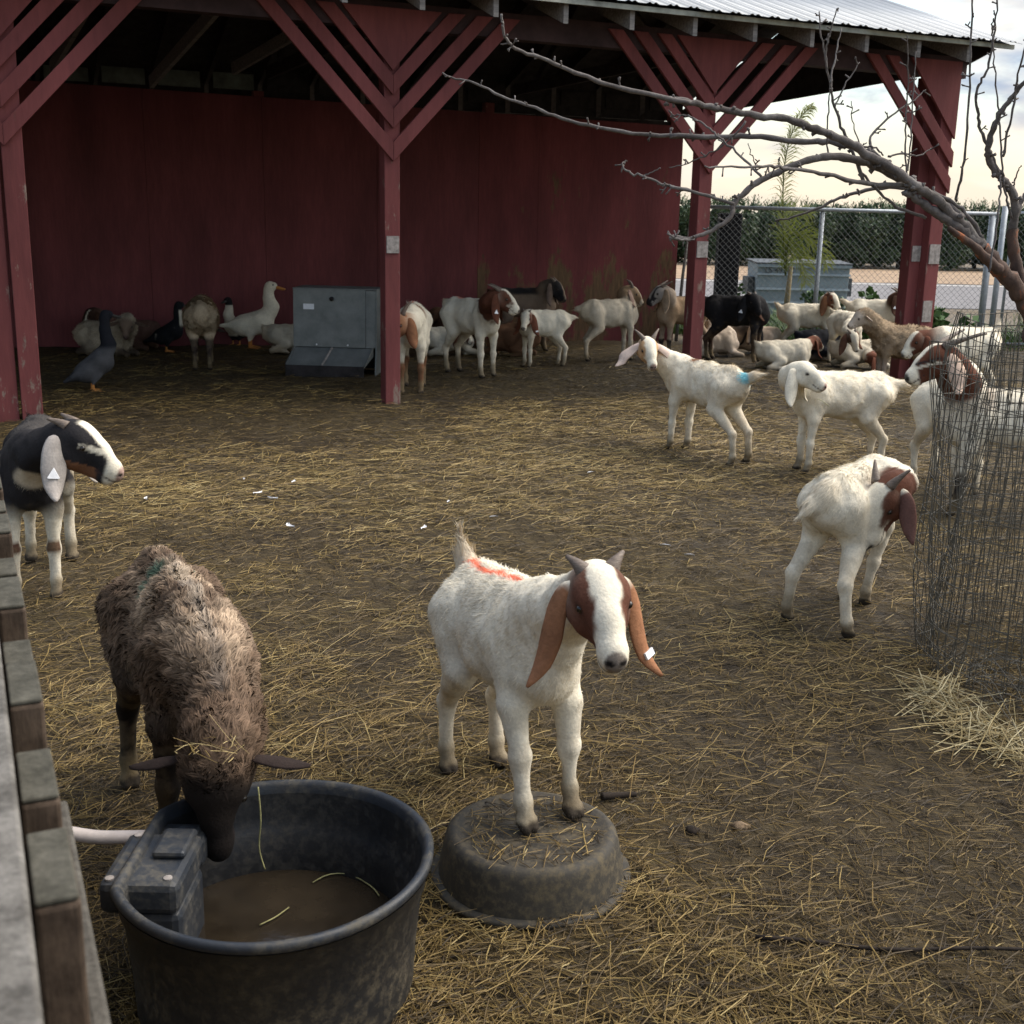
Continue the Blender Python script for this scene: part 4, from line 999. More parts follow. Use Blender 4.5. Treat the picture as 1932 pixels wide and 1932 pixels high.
def limb(uv, d0, d1, w0, w1, mat=M_BARK, name='branch', spurs=True, n=None, parent=None):
    """uv: the limb's course as surveyed; d0..d1 its distance from first to last; w0..w1 diameters in mm"""
    m = len(uv); P = np.array([PY(u, v, d0 + (d1 - d0) * i / (m - 1)) for i, (u, v) in enumerate(uv)]) - TO
    n = n or m * 4; P = spline(P, n); P += (np.random.default_rng(m * 7 + int(uv[0][1])).normal(0, 1, P.shape)) * 0.0018
    rad = np.linspace(w0, w1, n) / 2350 * (1 + 0.10 * np.sin(np.arange(n) * 1.9)); mb = MB().tube(P, rad, 8)
    if spurs:
        ln = np.linalg.norm(np.diff(P, axis=0), axis=1).sum(); k = int(ln / 0.055)
        for j in range(k):
            i = random.randint(1, n - 2); T = nrm(P[i + 1] - P[i - 1]); o = nrm(np.cross(T, rng.normal(0, 1, 3))); o = nrm(o + T * 0.4)
            l = random.uniform(0.012, 0.034); w = max(rad[i] * 0.55, 0.0028)
            mb.tube([P[i], P[i] + o * l * 0.6, P[i] + o * l], [w * 0.9, w * 0.75, w * 1.1], 5)
            if random.random() < 0.5: o2 = nrm(o + rng.normal(0, 0.7, 3)); mb.tube([P[i] + o * l * 0.6, P[i] + o * l * 0.6 + o2 * 0.014], [w * 0.8, w * 0.9], 4)
    return mb.build(name, mat, parent or tree, smooth=True)
# trunk and the two main limbs
tr = PY(1950, 622, 4.26) - TO
MB().tube(spline([(0.0, 0.0, -0.05), (-0.02, 0.0, 0.3), (-0.04, -0.03, 0.7), tr * 0.5 + np.array([0.0, 0, 0.5]), tr], 20), np.linspace(0.085, 0.055, 20), 12).build('trunk', M_BARKRED, tree, smooth=True)
limb(c3([(1990, 1760), (1932, 1640), (1880, 1560), (1800, 1470), (1730, 1390), (1690, 1345)]), 4.26, 4.20, 78, 62, M_BARKRED, spurs=False)
limb(c3([(1700, 1350), (1640, 1300), (1590, 1250), (1510, 1195), (1440, 1150), (1370, 1100), (1310, 1060), (1275, 1045)]), 4.20, 4.10, 50, 24, M_BARK, spurs=False)
limb(c3([(1800, 1470), (1720, 1400), (1640, 1330), (1560, 1270), (1520, 1245)]), 4.19, 4.12, 44, 18, M_BARKRED, spurs=False)
limb(c3([(1705, 1340), (1620, 1250), (1560, 1190), (1480, 1110), (1400, 1050), (1340, 1010), (1240, 935), (1130, 872), (1030, 808), (960, 770), (870, 730), (760, 690), (640, 645), (500, 630), (330, 605), (200, 575), (100, 550), (0, 540)]) + c2([(1700, 560), (1500, 515), (1250, 455), (1100, 405), (950, 340), (800, 285), (730, 245), (690, 180), (676, 80)]), 4.20, 3.70, 44, 8)
limb(c3([(1210, 915), (1120, 875), (1040, 820), (960, 790), (850, 770), (700, 770), (500, 745), (250, 745), (0, 740)]) + c2([(1740, 742), (1600, 740), (1400, 725), (1150, 680), (1000, 640), (850, 580), (700, 530), (550, 460), (430, 430), (360, 400)]), 4.08, 4.45, 30, 7)
limb(c3([(1340, 1025), (1200, 940), (1100, 893), (1000, 866), (870, 852), (760, 872), (650, 912), (520, 970), (430, 1030), (350, 1112), (345, 1160), (290, 1222), (200, 1270), (100, 1298), (0, 1295)]) + c2([(1700, 1302), (1640, 1298), (1575, 1275)]), 4.15, 3.85, 38, 7)
limb(c3([(350, 1110), (200, 1065), (0, 1015)]) + c2([(1700, 1035), (1570, 1005), (1450, 960), (1370, 935), (1338, 905), (1340, 885), (1358, 875)]), 3.93, 4.05, 13, 6)
limb(c2([(1450, 960), (1490, 940), (1545, 915)]), 4.03, 4.0, 6, 4, name='twig')
limb(c3([(1420, 1050), (1300, 1012), (1120, 1005), (1000, 985), (850, 950), (700, 925), (600, 912), (500, 905), (350, 910), (190, 908)]), 4.18, 3.7, 24, 6)
limb(c3([(1600, 1190), (1500, 1090), (1400, 1040), (1300, 1022), (1150, 1025), (1020, 1050), (900, 1090), (800, 1140), (650, 1190), (580, 1205)]), 4.18, 4.35, 26, 6)
limb(c3([(500, 965), (400, 862), (300, 770), (230, 710), (160, 660), (100, 630), (40, 630), (0, 632)]), 3.90, 4.2, 10, 5)
limb(c3([(420, 660), (330, 760), (230, 830), (120, 880), (0, 912)]), 4.1, 4.2, 8, 4)
limb(c3([(470, 900), (445, 830), (428, 780)]), 3.85, 3.85, 5, 3, name='twig')
limb(c3([(1060, 990), (1020, 890), (970, 770), (930, 660), (890, 540), (876, 450), (850, 310), (825, 180), (818, 65)]), 4.13, 4.0, 15, 5)
limb(c3([(860, 380), (852, 270), (880, 160), (915, 45)]), 4.0, 3.95, 8, 4)
limb(c3([(876, 450), (905, 300), (935, 155)]), 4.0, 4.1, 8, 4)
limb(c3([(900, 580), (960, 460), (1035, 340)]), 4.05, 4.1, 7, 4)
limb(c3([(860, 840), (860, 700), (870, 560), (878, 480)]), 4.1, 4.05, 7, 5)
limb(c3([(1150, 870), (1090, 770), (1150, 680), (1250, 600), (1330, 550), (1395, 490)]), 4.12, 4.25, 12, 4)
limb(c3([(1040, 790), (1005, 690), (990, 550)]), 4.1, 4.1, 6, 3, name='twig')
limb(c3([(1190, 850), (1280, 840), (1360, 850), (1430, 805)]), 4.1, 4.2, 9, 4, name='twig')
limb(c3([(1040, 800), (1120, 800), (1170, 850)]), 4.1, 4.1, 10, 6, name='twig')
limb(c3([(1295, 960), (1285, 800), (1292, 600), (1300, 400), (1300, 190)]), 4.12, 4.0, 8, 4)
limb(c3([(1300, 930), (1320, 700), (1330, 480), (1342, 280)]), 4.12, 4.15, 7, 4)
limb(c3([(1555, 1100), (1590, 960), (1615, 800), (1630, 560), (1640, 300), (1648, 0), (1650, -120)]), 4.1, 3.9, 11, 6)
limb(c3([(1020, 890), (1080, 980), (1180, 1080), (1260, 1140), (1400, 1185)]), 4.14, 4.16, 9, 14, spurs=False)
limb(c3([(1440, 1050), (1540, 1100), (1640, 1190), (1695, 1290), (1700, 1340)]), 4.18, 4.22, 14, 20, spurs=False)
# right-hand limb
limb(c3([(2000, 1760), (1950, 1650), (1905, 1500), (1872, 1360), (1868, 1240)]), 4.26, 4.28, 56, 44, M_BARKRED, spurs=False)
limb(c3([(1868, 1250), (1885, 1130), (1860, 1030), (1800, 960), (1745, 880), (1735, 820), (1760, 720), (1800, 620), (1870, 530), (1932, 455), (2010, 380)]), 4.28, 4.05, 38, 14)
limb(c3([(1875, 1215), (1905, 1130), (1940, 1060), (2000, 980)]), 4.28, 4.3, 26, 14)
limb(c3([(1790, 940), (1750, 830), (1700, 720), (1680, 620), (1668, 525), (1695, 450), (1730, 370), (1765, 220), (1778, 100), (1788, -30)]), 4.2, 4.05, 15, 6)
limb(c3([(1765, 220), (1758, 160), (1762, 100)]), 4.08, 4.06, 7, 5, name='twig')
limb(c3([(1815, 960), (1808, 820), (1798, 640), (1780, 470), (1768, 330), (1766, 200)]), 4.2, 4.15, 9, 5)
limb(c3([(1870, 1020), (1890, 960), (1918, 895)]), 4.25, 4.2, 8, 4, name='twig')
limb(c3([(1815, 850), (1850, 690), (1885, 500), (1920, 330), (1950, 200)]), 4.15, 4.0, 10, 6)
limb(c3([(1865, 1180), (1835, 1080), (1820, 980)]), 4.25, 4.2, 10, 8)
limb(c3([(1740, 1480), (1780, 1250), (1800, 1050), (1805, 950)]), 4.05, 4.1, 8, 7, spurs=False)
# ================================================================== BEHIND THE YARD
M_STEEL = plain('galvanised_tube', (0.34, 0.37, 0.40), 0.5, 20, 0.15, metal=0.4)
FY = 16.0
cf = thing('chain_link_fence', 'grey chain-link fence with round posts beyond the open end of the barn', 'fence', (2.4, FY, 0))
def tube_part(name, pts, r, parent, mat=None): return MB().tube(pts, r, 12).build(name, mat or M_STEEL, parent, smooth=True)
tube_part('top_rail', [(0.0, 0, 1.79), (3.9, 0, 1.775)], 0.024, cf)
for x in (0.0, 1.60, 3.84): tube_part('fence_post', [(x, 0.03, -0.1), (x, 0.03, 1.80)], 0.032 if x < 3.8 else 0.045, cf)
tube_part('bottom_wire', [(0.0, 0, 0.06), (3.9, 0, 0.06)], 0.004, cf)
def link_mesh(x0, x1, z0, z1, pitch=0.080):
    mb = MB(); k = 0; nz = int((z1 - z0) / (pitch / 2))
    n = int((x1 - x0) / (pitch / 2)); V = []; Fc = []; r = 0.0019
    for i in range(n + 1):
        x = x0 + i * pitch / 2
        for j in range(nz):
            for sg in ((1,) if (i + j) % 2 == 0 else (-1,)):
                a = np.array([x, 0, z0 + j * pitch / 2]); b = np.array([x + sg * pitch / 2, 0, z0 + (j + 1) * pitch / 2])
                if b[0] < x0 - 1e-6 or b[0] > x1 + 1e-6: continue
                q = len(V); o = np.array([0.7 * sg, 0, -0.7]) * r; y = np.array([0, r, 0])
                V += [a + o, a - o * 0 + y, a - o, a - y, b + o, b + y, b - o, b - y]
                Fc += [(q, q + 1, q + 5, q + 4), (q + 1, q + 2, q + 6, q + 5), (q + 2, q + 3, q + 7, q + 6), (q + 3, q, q + 4, q + 7)]
    return mb.add(V, Fc)
M_LINK = plain('dull_wire', (0.17, 0.18, 0.185), 0.6, 20, 0.15)
link_mesh(0.05, 3.82, 0.06, 1.76).build('wire_mesh', M_LINK, cf)
gt = thing('chain_link_gate', 'chain-link gate on a round steel frame beside the right barn post', 'gate', (6.42, FY + 0.05, 0))
tube_part('gate_post', [(-0.02, 0, -0.1), (-0.02, 0, 1.88)], 0.038, gt)
tube_part('gate_frame', [(0.10, 0, 0.08), (0.10, 0, 1.80), (2.6, 0, 1.79), (2.6, 0, 0.08), (0.10, 0, 0.08)], 0.022, gt)
tube_part('gate_rail', [(0.10, 0, 0.98), (2.6, 0, 0.97)], 0.02, gt)
link_mesh(0.12, 2.58, 0.10, 1.78).build('wire_mesh', M_LINK, gt)
tag(MB().box((2.70, 16.22, -0.05), (2.99, 16.5, 1.72)).build('dark_post', plain('charred_timber', (0.012, 0.012, 0.014), 0.9, 10, 0.4, stretch=(3, 3, 0.3)), bevel=0.02), 'thick near-black square post standing just behind the chain-link fence', 'post')

# ---- rubbish skip behind the fence
dp = thing('dumpster', 'grey-blue steel dumpster with ribbed front behind the chain-link fence', 'dumpster', (4.78, 20.1, 0), R(3))
M_DUMP = plain('grey_blue_bin_paint', (0.235, 0.285, 0.31), 0.6, 4, 0.15)
M_DUMPD = plain('dark_bin_lid', (0.07, 0.075, 0.08), 0.6, 8, 0.3)
MB().hexa([(-0.76, 0, 0.1), (0.76, 0, 0.1), (0.76, 0.66, 0.1), (-0.76, 0.66, 0.1)], [(-0.78, -0.02, 0.93), (0.78, -0.02, 0.93), (0.78, 0.70, 0.97), (-0.78, 0.70, 0.97)]).build('bin_body', M_DUMP, dp, bevel=0.01)
for z in (0.30, 0.52, 0.76): MB().hexa([(-0.79, -0.045, z), (0.79, -0.045, z), (0.79, -0.02, z), (-0.79, -0.02, z)], [(-0.79, -0.030, z + 0.035), (0.79, -0.03, z + 0.035), (0.79, -0.02, z + 0.035), (-0.79, -0.02, z + 0.035)]).build('rib', M_DUMP, dp)
MB().box((-0.80, -0.055, 0.89), (0.80, -0.022, 0.94)).build('top_lip', M_DUMP, dp)
lidd = MB().hexa([(-0.81, -0.06, 0.945), (0.81, -0.06, 0.945), (0.81, 0.72, 0.985), (-0.81, 0.72, 0.985)], [(-0.81, -0.06, 0.965), (0.81, -0.06, 0.965), (0.81, 0.72, 1.005), (-0.81, 0.72, 1.005)]).build('lid', M_DUMPD, dp)
for s in (-1, 1): MB().box((s * 0.835 - 0.055, 0.15, 0.42), (s * 0.835 + 0.055, 0.55, 0.72)).build('fork_pocket', M_DUMPD, dp, bevel=0.008)
tx = bpy.data.curves.new('stencil', 'FONT'); tx.body = 'LS-493-C'; tx.size = 0.13; tx.extrude = 0.002
to = bpy.data.objects.new('tmp_text', tx); COL.objects.link(to); bpy.context.view_layer.update()
me = bpy.data.meshes.new_from_object(to.evaluated_get(bpy.context.evaluated_depsgraph_get())); bpy.data.objects.remove(to)
me.materials.clear(); me.materials.append(M_DUMPD)
so = bpy.data.objects.new('stencilled_number', me); link(so, dp); so.location = (-0.66, -0.036, 0.80); so.rotation_euler = (R(90), 0, 0)

# ---- leaf clumps
def leaf_cloud(centres, radii, n, size, cols, up=0.2, aspect=2.2, seed=1, surf=0.55):
    g = np.random.default_rng(seed); k = g.integers(0, len(centres), n)
    d = nrm(g.normal(0, 1, (n, 3))); r = g.uniform(surf, 1.0, n) ** 0.6
    P = np.asarray(centres)[k] + d * (np.asarray(radii)[k] * r[:, None])
    a = nrm(g.normal(0, 1, (n, 3)) + d * 0.8 + np.array([0, 0, up])); b = nrm(np.cross(a, g.normal(0, 1, (n, 3))))
    s = size * g.uniform(0.6, 1.4, n)[:, None]
    V = np.stack([P - a * s * .5, P + b * s / aspect * .5, P + a * s * .5, P - b * s / aspect * .5], 1).reshape(-1, 3)
    i = np.arange(n) * 4; F = np.stack([i, i + 1, i + 2, i + 3], 1)
    tone = g.uniform(0, 1, n)[:, None] * 0.6 + np.array([g.uniform(0, 0.4) for _ in centres])[k][:, None]
    C = np.asarray(cols[0]) * (1 - tone) + np.asarray(cols[1]) * tone
    return V, F, np.repeat(C, 4, 0)
M_LEAF = attr_mat('leaves', 0.5, 3, 0.25, 0, 0, 0.35)
M_TRUNK = plain('orchard_trunk', (0.08, 0.065, 0.05), 0.9, 10, 0.4)
meshes = []
for v in range(4):
    g = random.Random(40 + v); cs = []; rs = []
    for i in range(30):
        a = g.uniform(0, 6.283); rr = g.uniform(0.1, 0.95); z = g.uniform(0.45, 2.05)
        cs.append((rr * math.cos(a) * 1.15, rr * math.sin(a), z)); q = g.uniform(0.32, 0.52); rs.append((q, q, q * 0.9))
    V, F, C = leaf_cloud(cs, rs, 9000, 0.15, ((0.026, 0.050, 0.022), (0.075, 0.118, 0.050)), seed=50 + v)
    sp = []; sf = []
    for i in range(30):                                              # upright water shoots along the top
        a = g.uniform(0, 6.283); rr = g.uniform(0, 1.1); x, y = rr * math.cos(a), rr * math.sin(a); hgt = g.uniform(0.15, 0.42)
        for j in range(7):
            z = 2.15 + hgt * j / 6; q = len(sp); an = g.uniform(0, 6.28); dx, dy = 0.05 * math.cos(an), 0.05 * math.sin(an)
            sp += [(x, y, z), (x + dx - dy * 0.4, y + dy + dx * 0.4, z + 0.05), (x + dx * 1.6, y + dy * 1.6, z + 0.10), (x + dx + dy * 0.4, y + dy - dx * 0.4, z + 0.06)]; sf.append((q, q + 1, q + 2, q + 3))
    F2 = np.array(sf) + len(V); V = np.concatenate([V, np.array(sp)]); F = np.concatenate([F, F2]); C = np.concatenate([C, np.tile((0.075, 0.12, 0.045), (len(sp), 1))])
    tr_ = thing('orchard_tree', 'dark green clipped orchard tree in the row behind the road', 'tree', (0, 46, 0), 0, 'row of orchard trees beyond the road')
    big_mesh('crown', V, F, M_LEAF, tr_, col=C, smooth=False)
    MB().tube([(0, 0, -0.1), (0.02, 0, 0.4), (0, 0.03, 1.2)], [0.10, 0.08, 0.05], 8).build('trunk', M_TRUNK, tr_, smooth=True)
    MB().tube([(0, 0, 0.35), (0.3, 0.1, 0.8), (0.5, 0.1, 1.4)], [0.06, 0.05, 0.02], 6).build('limb', M_TRUNK, tr_, smooth=True)
    meshes.append(tr_)
spots = [(7.6 + i * 1.75, 46 + 0.35 * math.sin(i * 2.1)) for i in range(15)] + [(6.4 + i * 2.0, 48.6) for i in range(15)]
for i, (x, y) in enumerate(spots):
    src = meshes[i % 4]
    if i < 4: o = src
    else:
        o = src.copy(); COL.objects.link(o)
        for ch_ in src.children:
            c_ = ch_.copy(); COL.objects.link(c_); c_.parent = o
    o.location = (x, y, -0.05); o.rotation_euler = (0, 0, random.uniform(0, 6.28)); q = random.uniform(0.97, 1.06); o.scale = (q, q, q * random.uniform(0.97, 1.05))
    if i >= 15: o['label'] = 'orchard tree of the second row, mostly hidden behind the front row'; o['group'] = 'second row of orchard trees'

# ---- young palm with one tall upright frond
pz = PY(1483, 575, 17.4); pm = thing('young_palm', 'young feathery yellow-green palm with one tall upright frond by the fence', 'palm', (pz[0], 17.4, 0))
MB().tube([(0, 0, -0.1), (0.01, 0, 0.5), (0.03, 0, 1.0)], [0.055, 0.045, 0.03], 8).build('trunk', plain('palm_stem', (0.20, 0.16, 0.09), 0.8, 30, 0.3), pm, smooth=True)
M_PALM = attr_mat('palm_leaflets', 0.5, 6, 0.2, 0, 0, 0.3)
_t = M_PALM.node_tree; _tr = N(_t, 'ShaderNodeBsdfTranslucent'); _mx = N(_t, 'ShaderNodeMixShader'); _mx.inputs[0].default_value = 0.5
L(_t, _t.nodes['Color Attribute'].outputs['Color'] if 'Color Attribute' in _t.nodes else [n_ for n_ in _t.nodes if n_.bl_idname == 'ShaderNodeVertexColor'][0].outputs['Color'], _tr.inputs['Color'])
L(_t, _t.nodes['Principled BSDF'].outputs[0], _mx.inputs[1]); L(_t, _tr.outputs[0], _mx.inputs[2]); L(_t, _mx.outputs[0], [n_ for n_ in _t.nodes if n_.bl_idname == 'ShaderNodeOutputMaterial'][0].inputs['Surface'])
def frond(pts, nleaf, ll, droop, c0, c1, sd=1):
    P = spline(pts, nleaf); T = nrm(np.gradient(P, axis=0)); mb = MB(); mb.tube(P[::3], np.linspace(0.014, 0.003, len(P[::3])), 5); nv0 = len(mb.v)
    g = np.random.default_rng(nleaf + sd)
    for i in range(3, nleaf):
        l = ll * math.sin(math.pi * (0.15 + 0.8 * i / nleaf)) ** 0.7
        for s in (-1, 1):
            side = nrm(np.cross(T[i], (0.1, -1, 0.2))) * s; d = nrm(side * 0.75 + T[i] * 0.75 + g.normal(0, 0.24, 3) + np.array([0.30, 0, 0])); 
            a = P[i]; b = a + d * l * 0.55; c = b + nrm(d + np.array([0, 0, -droop])) * l * 0.5; q = nrm(np.cross(d, (0, 1, 0.1))) * 0.006; l *= g.uniform(0.6, 1.25)
            mb.add([a - q * 0.5, a + q * 0.5, b + q, b - q, c], [(0, 1, 2, 3), (3, 2, 4)])
    k = np.linspace(0, 1, len(mb.v))[:, None]; return mb.build('frond', M_PALM, pm, smooth=True, col=np.array(c0) * (1 - k) + np.array(c1) * k)
yz = lambda u, v, dy=0: PY(u, v, 17.4 + dy) - np.array([pz[0], 17.4, 0])
frond([yz(1482, 520), yz(1478, 430), yz(1478, 340), yz(1488, 270), yz(1508, 225), yz(1532, 200)], 120, 0.27, 0.9, (0.16, 0.19, 0.035), (0.34, 0.35, 0.16), 1)
frond([yz(1482, 520), yz(1490, 450), yz(1510, 440), yz(1545, 470), yz(1560, 500)], 60, 0.36, 0.7, (0.15, 0.19, 0.03), (0.24, 0.26, 0.06), 2)
frond([yz(1482, 520), yz(1485, 460), yz(1500, 480, -0.1), yz(1515, 500, -.2), yz(1520, 535, -.3)], 50, 0.34, 0.7, (0.15, 0.19, 0.03), (0.24, 0.26, 0.06), 3)
frond([yz(1482, 520), yz(1478, 460), yz(1480, 420, .2), yz(1500, 400, .3), yz(1530, 405, .4)], 50, 0.34, 0.6, (0.15, 0.19, 0.03), (0.22, 0.24, 0.07), 4)

# ---- grass and weeds along the fence
def grass(name, n, region, hgt, cols, seed, wid=0.008):
    g = np.random.default_rng(seed); P = region(g, n); h = hgt * g.uniform(0.4, 1.25, n); a = g.uniform(0, 6.28, n)
    d = np.stack([np.cos(a), np.sin(a), np.zeros(n)], 1); sd = np.stack([-np.sin(a), np.cos(a), np.zeros(n)], 1) * wid * g.uniform(.7, 1.3, n)[:, None]
    up = np.array([0, 0, 1.0]); m_ = P + up * h[:, None] * 0.6 + d * h[:, None] * 0.15; e = P + up * h[:, None] * g.uniform(0.75, 1.0, n)[:, None] + d * h[:, None] * g.uniform(0.3, 0.7, n)[:, None]
    V = np.stack([P - sd, P + sd, m_ + sd * .7, m_ - sd * .7, e], 1).reshape(-1, 3); i = np.arange(n) * 5
    c = np.asarray(cols[0]) + (np.asarray(cols[1]) - np.asarray(cols[0])) * g.uniform(0, 1, n)[:, None]
    return tag(big_mesh(name, V, [np.stack([i, i + 1, i + 2, i + 3], 1), np.stack([i + 3, i + 2, i + 4], 1)], M_LEAF, col=np.repeat(c, 5, 0), smooth=False), 'rank green grass along the foot of the chain-link fence', 'grass', kind='stuff')
def reg(g, n):
    x = g.uniform(2.3, 13.5, n); y = 15.75 + np.abs(g.normal(0, 1.0, n)) + g.uniform(0, 2.6, n)
    k = vnoise(np.stack([x, y, 0 * x], 1), 0.9, 4) > 0.36; x, y = np.where(k, x, x * 0.3 + 7.0), np.where(k, y, 15.9 + 0.2 * (y - 15.7)); return np.stack([x, y, 0 * x], 1)
grass('grass', 26000, reg, 0.28, ((0.045, 0.10, 0.018), (0.12, 0.20, 0.045)), 5)
for i, (u, v, y, wsc, hsc) in enumerate(((1362, 560, 16.5, 0.35, 0.75), (1660, 600, 15.8, 0.22, 0.5), (1725, 600, 15.7, 0.34, 0.56), (1800, 600, 15.6, 0.45, 0.55), (1640, 555, 15.7, 0.25, 0.8), (1555, 575, 16.3, 0.25, 0.7))):
    b = PY(u, v, y); w_ = thing('leafy_weed', ['tall leafy green weed against the dark post', 'low leafy weed behind the brown-necked white goat', 'broad-leaved weed clump left of the right barn post', 'broad-leaved weed clump right of the right barn post', 'leafy weed under the dumpster\'s right end', 'upright grassy weed at the foot of the middle fence post'][i], 'weed', (b[0], y, 0))
    cs = [(random.uniform(-1, 1) * wsc, random.uniform(-.3, .3) * wsc, random.uniform(0.1, 0.9) * hsc) for _ in range(14)]
    V, F, C = leaf_cloud(cs, [(0.14, 0.14, 0.12)] * 14, 420, 0.10, ((0.03, 0.075, 0.018), (0.10, 0.19, 0.05)), up=0.5, aspect=1.4, seed=90 + i, surf=0.2)
    big_mesh('leaf', V, F, M_LEAF, w_, col=C, smooth=False)
    mb = MB()
    for c in cs: mb.tube([(c[0] * 0.4, c[1] * 0.4, -0.02), (c[0] * 0.8, c[1], c[2] * 0.6), c], [0.008, 0.006, 0.003], 4)
    mb.build('stem', M_LEAF, w_, col=np.tile((0.06, 0.12, 0.03), (len(mb.v), 1)))
# ================================================================== THE ANIMALS IN THE YARD
def gr(u, v, z=0.0):
    q = G(u, v, z); return (q[0], q[1], z)
BLUE = np.array([0.22, 0.55, 0.62]); ORANGE = np.array([0.85, 0.16, 0.07]); PINKISH = np.array([0.62, 0.50, 0.43])
def add_mark(f, marks):
    """raddle paint on the fleece: (points in body coordinates along the back, half width, colour, strength)"""
    def g(k):
        c = f(k); p = k['p'].copy(); 
        for pts, r, colr, st in marks:
            pts = np.array(pts, float); d = np.full(len(p), 9.0)
            for a, b in zip(pts[:-1], pts[1:]):
                ab = b - a; t = np.clip(((p[:, :2] - a[:2]) @ ab[:2]) / (ab[:2] @ ab[:2]), 0, 1); d = np.minimum(d, np.linalg.norm(p[:, :2] - a[:2] - t[:, None] * ab[:2], axis=1))
            c = mc(c, colr, st * sst(r + (k['n2'] - 0.5) * 0.03 - d, -0.004, 0.012) * (p[:, 2] > 0.74))
        return c
    for q in ('nose', 'tip'):
        if hasattr(f, q): setattr(g, q, getattr(f, q))
    return g
GW = 'goats standing about the yard'; GL = 'goats lying down'; SH = 'sheep'; 

# 1: the kid with its front hooves on the tub
at1 = (0.002, 2.95, 0.0)
make_beast('goat', 'white goat with brown face and white blaze standing with front hooves on upturned tub', 'goat', GW, at1, -70, 0.65, PY(1126, 1118, 2.44), (0.15, -0.93, -0.28),
    add_mark(white_coat(BROWN * 1.0, 0.036, 0.0, 0.55), [([(-0.40, -0.02, 0), (-0.24, -0.035, 0), (-0.06, -0.035, 0), (0.13, -0.015, 0)], 0.020, ORANGE, 0.95)]), hu=(0, -0.45, 1),
    legs={'fl': (0.045, 0.02, 0.19), 'fr': (0.10, 0.03, 0.19), 'hl': (-0.06, 0.02, 0), 'hr': (-0.06, -0.01, 0)}, pitch=8, ln=1.12,
    earcol=lambda sd: (WHITE * 0.9, RUST * 1.25), ear_len=0.31, ear_w=0.66, horns=1.0, hornlen=0.085, horn_dir=(-0.35, 0.55, 0.75), tail=(-0.15, -0.1, 1.0), tail_len=0.24, hair=60000, hair_len=0.024, hair_w=0.0019, vox=0.0095, eartag=1, two=True, head_s=1.12, thin=1.0)

# 2: brown sheep drinking
def brown_wool(k):
    p, h, w, n = k['p'], k['h'], k['w'], k['n']
    c = np.tile(np.array([0.105, 0.070, 0.047]), (len(p), 1)) * (0.6 + 0.8 * n)[:, None]
    top = sst(p[:, 2], 0.72, 1.0) * (w['body'] + w['neck'])
    c = mc(c, np.array([0.36, 0.275, 0.195]), top * 0.9 * sst(k['n2'] + n, 0.7, 1.25))
    c = mc(c, np.array([0.45, 0.37, 0.28]), sst(0.035 - np.abs(p[:, 1] + 0.04 * (n - 0.5)), 0, 0.03) * (p[:, 2] > 0.8) * sst(p[:, 0], -0.25, 0.05) * w['body'] * 0.7)
    c = mc(c, np.array([0.13, 0.12, 0.11]), sst(0.03 - np.abs(p[:, 1]), 0, 0.02) * sst(p[:, 0], 0.1, 0.25) * 0.4 * (p[:, 2] > 0.8))
    c = mc(c, np.array([0.030, 0.085, 0.062]), sst(0.10 - np.hypot((p[:, 0] + 0.10) / 0.55, (np.abs(p[:, 1] - 0.02) - 0.08)) + (k['n2'] - 0.5) * 0.12, 0.02, 0.06) * (p[:, 2] > 0.78) * 0.75)
    dark = np.array([0.006, 0.0045, 0.004])
    c = mc(c, dark, np.maximum(w['legs'], w['head'] * sst(h[:, 0], 0.03, 0.10)) * 0.92)
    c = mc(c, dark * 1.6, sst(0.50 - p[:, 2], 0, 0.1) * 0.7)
    return c
brown_wool.nose = np.array([0.008, 0.007, 0.007]); brown_wool.tip = 1.6
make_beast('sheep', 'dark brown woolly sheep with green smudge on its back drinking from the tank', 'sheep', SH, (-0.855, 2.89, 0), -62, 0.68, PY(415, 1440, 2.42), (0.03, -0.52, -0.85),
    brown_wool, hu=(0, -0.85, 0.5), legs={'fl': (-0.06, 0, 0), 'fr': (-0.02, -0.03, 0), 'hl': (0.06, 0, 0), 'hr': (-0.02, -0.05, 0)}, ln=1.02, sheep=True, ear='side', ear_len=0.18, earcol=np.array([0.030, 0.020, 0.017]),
    tail=(-0.3, 0, -1), tail_len=0.16, hair=60000, hair_w=0.0036, vox=0.011, two=True, wool_len=0.030, head_s=1.08, neck_r=0.80, thin=0.64)

